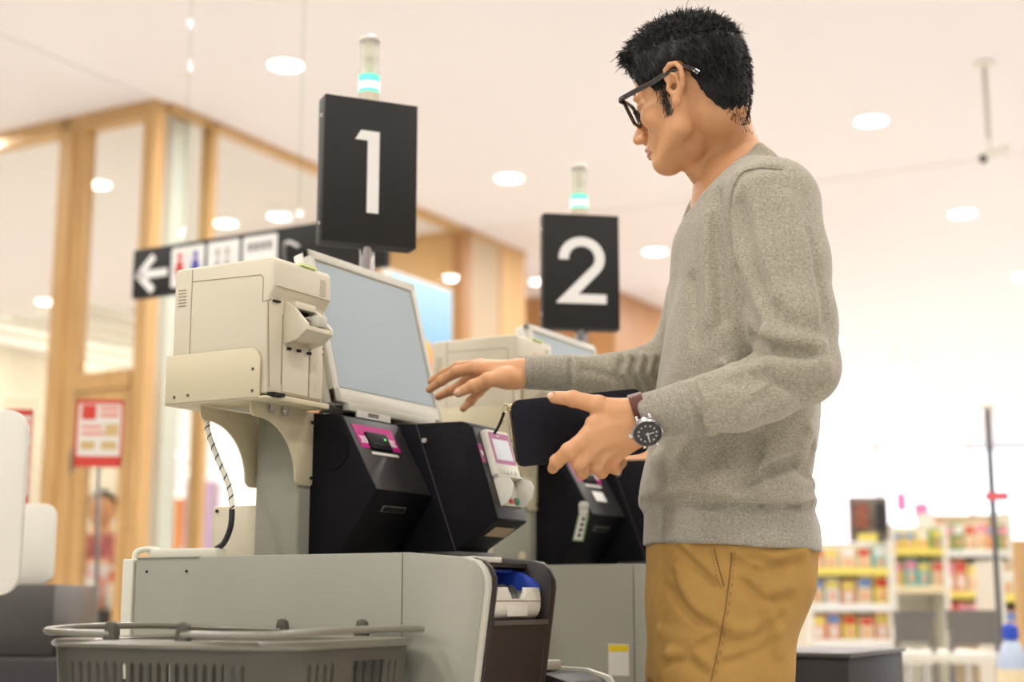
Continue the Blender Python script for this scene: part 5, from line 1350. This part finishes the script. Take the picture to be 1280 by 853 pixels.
def cuff_plane(P, c, d): return (P-A3(c))@A3(d)
lcd = (lF[-1]-lF[-3]); lcd[2] -= .005; lcd /= np.linalg.norm(lcd); lc_n = np.array([-.93, .05, -.36], F32)
lc_n = A3((-.9, .05, -.44)); lc_n /= np.linalg.norm(lc_n)
rcd = (rF[-1]-rF[-2]); rcd /= np.linalg.norm(rcd)
def sweater(P):
    d = torso(P); d = smax(d, (P[:, 2]+.75*(P[:, 0]-.38)-1.51)/1.25, .02)
    yoke = cap(P, NB, lS[0]+A3((0, .015, .004)), .066, .062); yoke = smin(yoke, cap(P, NB, rS[0]+A3((0, -.015, .004)), .066, .062), .03)
    yoke = smin(yoke, ell(P, (NB[0]-.005, NB[1], NB[2]-.09), (.088, .16, .095)), .02)
    d = smin(d, yoke, .045)
    la = chain(P, lS, [.069, .066, .060, .056], .02)
    lb = chain(P, lF, [.0535, .049, .0455, .0415, .0340, .0330], .010)
    arm = smin(la, lb, .014)
    arm = smax(arm, cuff_plane(P, lF[-1], lc_n)-.013, .004)
    d = smin(d, arm, .012)
    ra = chain(P, rS, [.066, .058, .052], .02); rb = chain(P, rF, [.052, .044, .036, .0315, .0295], .01); rarm = smin(ra, rb, .02)
    rarm = smax(rarm, cuff_plane(P, rF[-1], rcd), .003); d = smin(d, rarm, .015)
    # neck opening
    nk = (P-collar_a)@cn; d = smax(d, np.minimum(nk, .17-np.linalg.norm(P-NTOP, axis=1)), .006)
    zh = at(934, 688, 2.1).z; hemz = zh+(.45-P[:, 0])*.055; d = smax(d, hemz-P[:, 2], .003)
    if not FOLDS: return d
    f_ = np.zeros(len(P), F32)
    for pts, w_, dp in CR:
        q = poly_dist(P, pts); f_ += dp*np.exp(-(q/w_)**2)
    f_ += .0016*np.sin(P[:, 2]*38+P[:, 0]*22+2*np.sin(P[:, 1]*20))*np.sin(P[:, 0]*31+P[:, 1]*27)
    return d+f_
FOLDS = False
v_, q_ = grow(sweater, (-.01, 1.93, .84), (.56, 2.55, 1.60), .006, slack=2.4)
_b = BVHTree.FromPolygons([tuple(v) for v in v_.tolist()], [tuple(q) for q in q_.tolist()]); _c = Vector((0, 0, CAMZ))
def settle(pts):
    out = []
    for p in pts:
        d_ = (Vector(p.tolist())-_c).normalized(); h_ = _b.ray_cast(_c, d_)
        out.append(np.array(h_[0], F32) if h_[0] is not None and abs(h_[0].y-p[1]) < .09 else p)
    return out
CR = [(settle(a), b_, c_*2.0) for a, b_, c_ in CR]; FOLDS = True
Vs, Qs = grow(sweater, (-.01, 1.93, .84), (.56, 2.55, 1.60), .0030, slack=2.4); Vs = relax(Vs, Qs, 1, .5)
fs = Vs[Qs].mean(1)
hb_z = at(934, 630, 2.1).z
hem = (fs[:, 2] < hb_z) & (fs[:, 0] > .2)
lcf = (((fs-lF[3])@lcd) > .002) & (np.linalg.norm(fs-(lF[3]+lF[-1])/2, axis=1) < .062) & (fs[:, 1] < 2.10) & (fs[:, 2] > .98)
rcf = (fs[:, 0] < rF[3][0]) & (fs[:, 1] > 2.3)
ncf = (np.abs((fs-collar_a)@cn) < .009) & (np.linalg.norm(fs-NTOP, axis=1) < .165)
main = ~(hem | lcf | rcf | ncf)
v_, q_ = sub_mesh(Vs, Qs, main); sw = mesh_obj('sweater', L(v_), q_, M_knit, man, None, 'heather grey fine-knit sweater')
for nm, mk in (('hem_band', hem & ~ncf), ('cuff', lcf & ~hem), ('cuff', rcf & ~hem), ('neck_band', ncf & ~hem & ~lcf & ~rcf)):
    v_, q_ = sub_mesh(Vs, Qs, mk); mesh_obj(nm, L(v_), q_, M_rib, sw, None, 'ribbed '+nm.replace('_', ' '))
bvh_s = BVHTree.FromPolygons([tuple(v) for v in Vs.tolist()], [tuple(q) for q in Qs.tolist()])
def surf_line(bvh, pts, r, name, m, par, lift=.0004, dash=None):
    P = smooth_path([(x, y, 0) for x, y in pts], 10); W_ = []
    for p in P:
        h_, n_ = on_surface(bvh, p.x, p.y)
        if h_ is not None:
            if n_.dot(h_-camv) > 0: n_ = -n_
            W_.append(h_+n_*lift-Vector((MX, MY, 0)))
    b = B()
    if dash:
        L_ = 0; i = 0
        for p, q in zip(W_[:-1], W_[1:]):
            if i % 2 == 0: b.tube([p, p.lerp(q, .8)], r, 5)
            i += 1
    else: b.tube(W_, r, 6)
    return part(name, b, m, par)
surf_line(bvh_s, [(978, 212), (950, 210), (928, 216), (916, 236), (912, 262)], .0012, 'shoulder_seam', M_rib, sw)

# ------------------------------------------------------------------ trousers and shoes
TP = tab([(640, 815, 1012, .155), (690, 808, 1019, .165), (740, 808, 1013, .168), (775, 809, 1000, .166), (810, 811, 986, .16), (853, 813, 979, .15)], YC)
PC = []
def pcrease(pts, w_, dp): PC.append(([pt(*q) for q in pts], w_, dp))
YS = 2.08
for a_ in ([(835, 735), (870, 775), (905, 790)], [(820, 800), (860, 815), (905, 790)], [(915, 700), (945, 716), (975, 708)], [(935, 695), (965, 705), (1000, 700)], [(930, 730), (955, 752), (985, 745)],
           [(900, 800), (940, 800), (975, 770)], [(905, 830), (945, 815), (970, 800)], [(850, 690), (875, 715), (890, 730)], [(820, 700), (840, 720), (850, 745)], [(955, 770), (965, 800), (970, 830)], [(880, 840), (860, 825), (830, 830)]):
    pcrease([(x, y, YS) for x, y in a_], .0075, .0055); pcrease([(x+5, y-11, YS) for x, y in a_], .009, -.004)
def trousers(P):
    zc = at(900, 853, 2.2).z
    d = torso(P, TP, YC, 2.5); d = np.maximum(d, (zc-.0)-P[:, 2]); d = smax(d, P[:, 2]-at(934, 665, 2.1).z, .01)
    for yk, dx in ((2.175, 0.0), (2.345, .0)):
        tc_ = pt(897, 853, yk); tc_[0] = np.float32((at(813, 853, YC).x+at(979, 853, YC).x)/2)
        kn = tc_+A3((-.015, 0, -.26)); an = tc_+A3((.02, 0, -.585)); top = tc_+A3((.012, 0, .08))
        q = chain(P, [top, tc_, kn, an], [.088, .090, .076, .062], .03); d = smin(d, q, .02)
    d = smax(d, .075-P[:, 2], .004)
    if not FOLDS: return d
    f_ = np.zeros(len(P), F32)
    for pts, w_, dp in PC: q = poly_dist(P, pts); f_ += dp*np.exp(-(q/w_)**2)
    pk = poly_dist(P, [pt(893, 681, YS), pt(900, 710, YS), pt(906, 733, YS)]); f_ += .004*np.exp(-(pk/.003)**2)-.003*np.exp(-((poly_dist(P, [pt(888, 681, YS), pt(895, 712, YS), pt(901, 733, YS)]))/.006)**2)
    f_ += .0015*np.sin(P[:, 2]*45+P[:, 0]*35)*np.sin(P[:, 0]*40-P[:, 2]*15)
    return d+f_
FOLDS = False
v_, q_ = grow(trousers, (.15, 2.03, .05), (.62, 2.5, .92), .008, slack=2.2)
_b = BVHTree.FromPolygons([tuple(v) for v in v_.tolist()], [tuple(q) for q in q_.tolist()])
PC = [(settle(a), b_, c_*1.3) for a, b_, c_ in PC]; FOLDS = True
Vt, Qt = grow(trousers, (.15, 2.03, .05), (.62, 2.5, .92), .0042, slack=2.2); Vt = relax(Vt, Qt, 1, .5)
tro = mesh_obj('trousers', L(Vt), Qt, M_chino, man, None, 'ochre cotton trousers')
bvh_t = BVHTree.FromPolygons([tuple(v) for v in Vt.tolist()], [tuple(q) for q in Qt.tolist()])
surf_line(bvh_t, [(893, 686), (898, 708), (905, 733)], .0011, 'pocket_edge', M_stitch, tro)
surf_line(bvh_t, [(915, 690), (911, 730), (902, 790), (889, 851)], .0012, 'side_seam', M_stitch, tro)
surf_line(bvh_t, [(888, 686), (893, 708), (899, 731), (903, 736)], .0006, 'stitching', M_stitch, tro, dash=1)
surf_line(bvh_t, [(919, 690), (915, 730), (906, 790), (893, 851)], .0006, 'stitching', M_stitch, tro, dash=1)
for yk in (2.175, 2.345):
    ax_ = float((at(813, 853, YC).x+at(979, 853, YC).x)/2)+.02
    def shoe(P):
        d = cap(P, (ax_+.03, yk, .05), (ax_-.12, yk, .04), .045, .038); d = smin(d, cap(P, (ax_+.02, yk, .06), (ax_+.01, yk, .12), .045, .045), .02)
        return smax(d, .002-P[:, 2], .004)
    v_, q_ = grow(shoe, (ax_-.2, yk-.07, -.01), (ax_+.12, yk+.07, .2), .005); mesh_obj('shoe', L(v_), q_, M_brown, man)
# ------------------------------------------------------------------ wristwatch
wc = pt(809, 540, 2.008); nW = Vector((.02, -.80, -.60)).normalized(); axd = Vector(lcd.tolist())
eX = (axd-nW*axd.dot(nW)).normalized(); eY = nW.cross(eX)
MW = Matrix.Identity(4)
for i, c in enumerate((eX, eY, nW)):
    for k in range(3): MW[k][i] = c[k]
for k in range(3): MW[k][3] = float(wc[k])-(MX, MY, 0)[k]
def wpart(name, b, m, parent, label=None): b.bm.transform(MW); return part(name, b, m, parent, label)
b = B(); b.lathe((0, 0, -.005), (0, 0, 1), [(0, .019), (.002, .0212), (.008, .0218), (.010, .0200), (.0102, .0178)], 40)
for s_ in (1, -1):
    for k in (1, -1): b.box(s_*.009-.002, s_*.009+.002, k*.0205-.005, k*.0205+.005, -.004, .001, bev=.001)
b.cyl((.021, 0, .001), (.0255, 0, .001), .0032, seg=14)
wt = wpart('wristwatch', b, M_steel, man, 'steel wristwatch with dark dial and brown strap')
b = B(); b.lathe((0, 0, .0052), (0, 0, 1), [(0, .0198), (.0012, .0192), (.0012, .0160), (.0002, .0155)], 40); wpart('bezel', b, mat('dark_bezel', s2l(40, 34, 30), .25), wt)
b = B(); b.cyl((0, 0, .0048), (0, 0, .0056), .0158, seg=36); wpart('dial', b, mat('dial', s2l(30, 26, 22), .3), wt)
b = B()
for k in range(12):
    a_ = k*PI/6; r_ = .0125; b.cyl((r_*math.cos(a_), r_*math.sin(a_), .0056), (r_*math.cos(a_), r_*math.sin(a_), .0061), .0011, seg=8)
b.box(-.0008, .0008, -.002, .010, .0061, .0064); b.box(-.009, .003, -.0006, .0006, .0064, .0067); wpart('hands_and_marks', b, M_white, wt)
b = B(); b.lathe((0, 0, .0069), (0, 0, 1), [(0, .0158), (.0006, .0150), (.0010, .002)], 36); wpart('crystal', b, M_glass, wt)
# strap: a band round the wrist
wcn = (pt(803, 514, 2.045)+pt(801, 538, 2.055))/2; wcn = wcn+A3((0, 0, 0)); b = B(); prev = []
axw = Vector(lcd.tolist()).normalized(); up_ = Vector((0, 0, 1)); e2 = (up_-axw*up_.dot(axw)).normalized(); e1 = axw.cross(e2)
N_ = 40; rw = []
bvh_b = bvh_r
for i in range(N_):
    a_ = 2*PI*i/N_; dr = (e1*math.cos(a_)+e2*math.sin(a_)); row = []
    for s_ in (-.0095, .0095):
        o_ = Vector(wcn.tolist())+axw*s_; h_ = bvh_b.ray_cast(o_+dr*.06, -dr, .06); rr = (h_[0]-o_).length if h_[0] is not None else .026
        row += [o_+dr*(rr+.0006)-Vector((MX, MY, 0)), o_+dr*(rr+.0036)-Vector((MX, MY, 0))]
    rw.append([b.bm.verts.new(p) for p in (row[0], row[1], row[3], row[2])])
for i in range(N_): b.bridge(rw[i], rw[(i+1) % N_])
part('strap', b, mat('brown_leather', s2l(92, 38, 22), .45), wt, 'brown leather strap')

# ------------------------------------------------------------------ wallet held in the left hand
wq = [pt(636, 503, 2.095), pt(797, 486, 2.135), pt(811, 567, 2.135), pt(648, 583, 2.095)]
c0 = sum(wq)/4; wo = Vector(c0.tolist())
eX = Vector((wq[1]-wq[0]+wq[2]-wq[3]).tolist()).normalized(); eZ0 = Vector((wq[0]-wq[3]+wq[1]-wq[2]).tolist()); eZ = (eZ0-eX*eZ0.dot(eX)).normalized(); eN = eX.cross(eZ)
ww, wh = float(np.linalg.norm(wq[1]-wq[0]+wq[2]-wq[3]))/4, float(np.linalg.norm(wq[0]-wq[3]+wq[1]-wq[2]))/4
MWl = Matrix.Identity(4)
for i, c in enumerate((eX, eN, eZ)):
    for k in range(3): MWl[k][i] = c[k]
wl_t = thing('wallet', 'long black zip wallet held in the man\'s left hand', 'wallet', wo); 
def wlp(name, b, m, parent=wl_t, label=None): b.bm.transform(MWl); return part(name, b, m, parent, label)
M_leather = mat('black_leather', s2l(20, 20, 28), .55, spec=.2, bump=.25, bscale=700)
rr = rrect(-ww, ww, -wh, wh, .012, 6)
for y0, y1 in ((-.0115, -.0025), (.0025, .0115)):
    b = B(); b.prism(rr, y0, y1, bev=.0022, seg=3); wlp('leather_cover', b, M_leather)
b = B(); b.prism(rrect(-ww+.003, ww-.003, -wh+.003, wh-.003, .011, 6), -.003, .003); gus = wlp('zip_tape', b, M_gap)
M_brass = mat('brass', (.75, .62, .36), .3, metal=1)
b = B(); peri = rrect(-ww-.0004, ww+.0004, -wh-.0004, wh+.0004, .0122, 6); tot = []
for p, q in zip(peri, peri[1:]+peri[:1]):
    Ls = math.hypot(q[0]-p[0], q[1]-p[1]); k_ = max(1, int(Ls/.0022))
    for i in range(k_):
        x, z = p[0]+(q[0]-p[0])*i/k_, p[1]+(q[1]-p[1])*i/k_
        if z < -wh+.004: continue
        b.box(x-.0007, x+.0007, -.0022, .0022, z-.0007, z+.0007)
zt_ = wlp('zip_teeth', b, M_brass, gus); zt_['kind'] = 'stuff'
b = B(); b.box(-ww-.004, -ww+.006, -.004, .004, wh-.014, wh-.004, bev=.001); b.tube([(-ww-.006+.005*math.cos(i*PI/6), 0, wh-.010+.0065*math.sin(i*PI/6)) for i in range(12)], .0011, 6, closed=True); wlp('zip_slider', b, M_brass)
b = B(); b.tube(smooth_path([(-ww-.010, 0, wh-.015), (-ww-.013, -.002, wh-.022), (-ww-.02, -.002, wh-.034), (-ww-.028, 0, wh-.044)]), .0022, 8); wlp('zip_strap', b, M_leather)

# ------------------------------------------------------------------ clerk behind the glass door
cp = at(122, 760, 9.2)
clerk = thing('person', 'blurred dark-haired person in a red patterned top behind the glass door', 'person', (cp.x, 9.2, 0))
zc0 = at(122, 616, 9.2).z
def cl_head(P):
    d = ell(P, (0, 0, zc0-.11), (.082, .095, .115)); d = smin(d, cap(P, (0, 0, zc0-.2), (0, 0, zc0-.28), .05, .055), .02); d = smin(d, cap(P, (-.015, -.09, zc0-.12), (-.015, -.10, zc0-.14), .012), .01)
    for s_ in (1, -1): 
        d = smin(d, chain(P, [(s_*.17, 0, zc0-.36), (s_*.23, -.02, zc0-.62), (s_*.14, -.22, zc0-.72)], [.04, .035, .026], .02), .01); d = smin(d, cap(P, (s_*.14, -.22, zc0-.72), (s_*.10, -.29, zc0-.73), .028, .02), .02)
    d = smin(d, cap(P, (0, 0, zc0-.3), (0, 0, zc0-.8), .09, .1), .03)
    return d
v_, q_ = grow(cl_head, (-.35, -.4, .6), (.35, .2, zc0+.05), .012); mesh_obj('body', v_, q_, M_skin, clerk)
def cl_top(P):
    d = ell(P, (0, 0, zc0-.55), (.19, .13, .36)); d = smin(d, cap(P, (-.13, 0, zc0-.34), (.13, 0, zc0-.34), .07), .04)
    for s_ in (1, -1): d = smin(d, chain(P, [(s_*.17, 0, zc0-.36), (s_*.23, -.02, zc0-.62), (s_*.16, -.18, zc0-.70)], [.06, .055, .045], .02), .02)
    return smax(smax(d, P[:, 2]-(zc0-.26), .01), (zc0-.85)-P[:, 2], .01)
v_, q_ = grow(cl_top, (-.4, -.4, .5), (.4, .25, zc0), .012); mesh_obj('shirt', v_, q_, mat('red_pattern', s2l(190, 110, 108), .8, var=.45, vscale=22), clerk, None, 'red patterned top')
def cl_hair(P):
    d = ell(P, (0, .012, zc0-.095), (.095, .105, .115)); return np.maximum(d, -(P[:, 1]+.05)-(P[:, 2]-(zc0-.03))*1.2)
v_, q_ = grow(cl_hair, (-.15, -.15, zc0-.25), (.15, .15, zc0+.05), .008); mesh_obj('hair', v_, q_, M_hair, clerk)
def cl_leg(P):
    d = cap(P, (-.09, 0, zc0-.8), (-.09, 0, .08), .1, .07); return smin(d, cap(P, (.09, 0, zc0-.8), (.09, 0, .08), .1, .07), .02)
v_, q_ = grow(cl_leg, (-.25, -.2, -.02), (.25, .2, zc0-.6), .014); mesh_obj('trousers', v_, q_, M_charc, clerk)
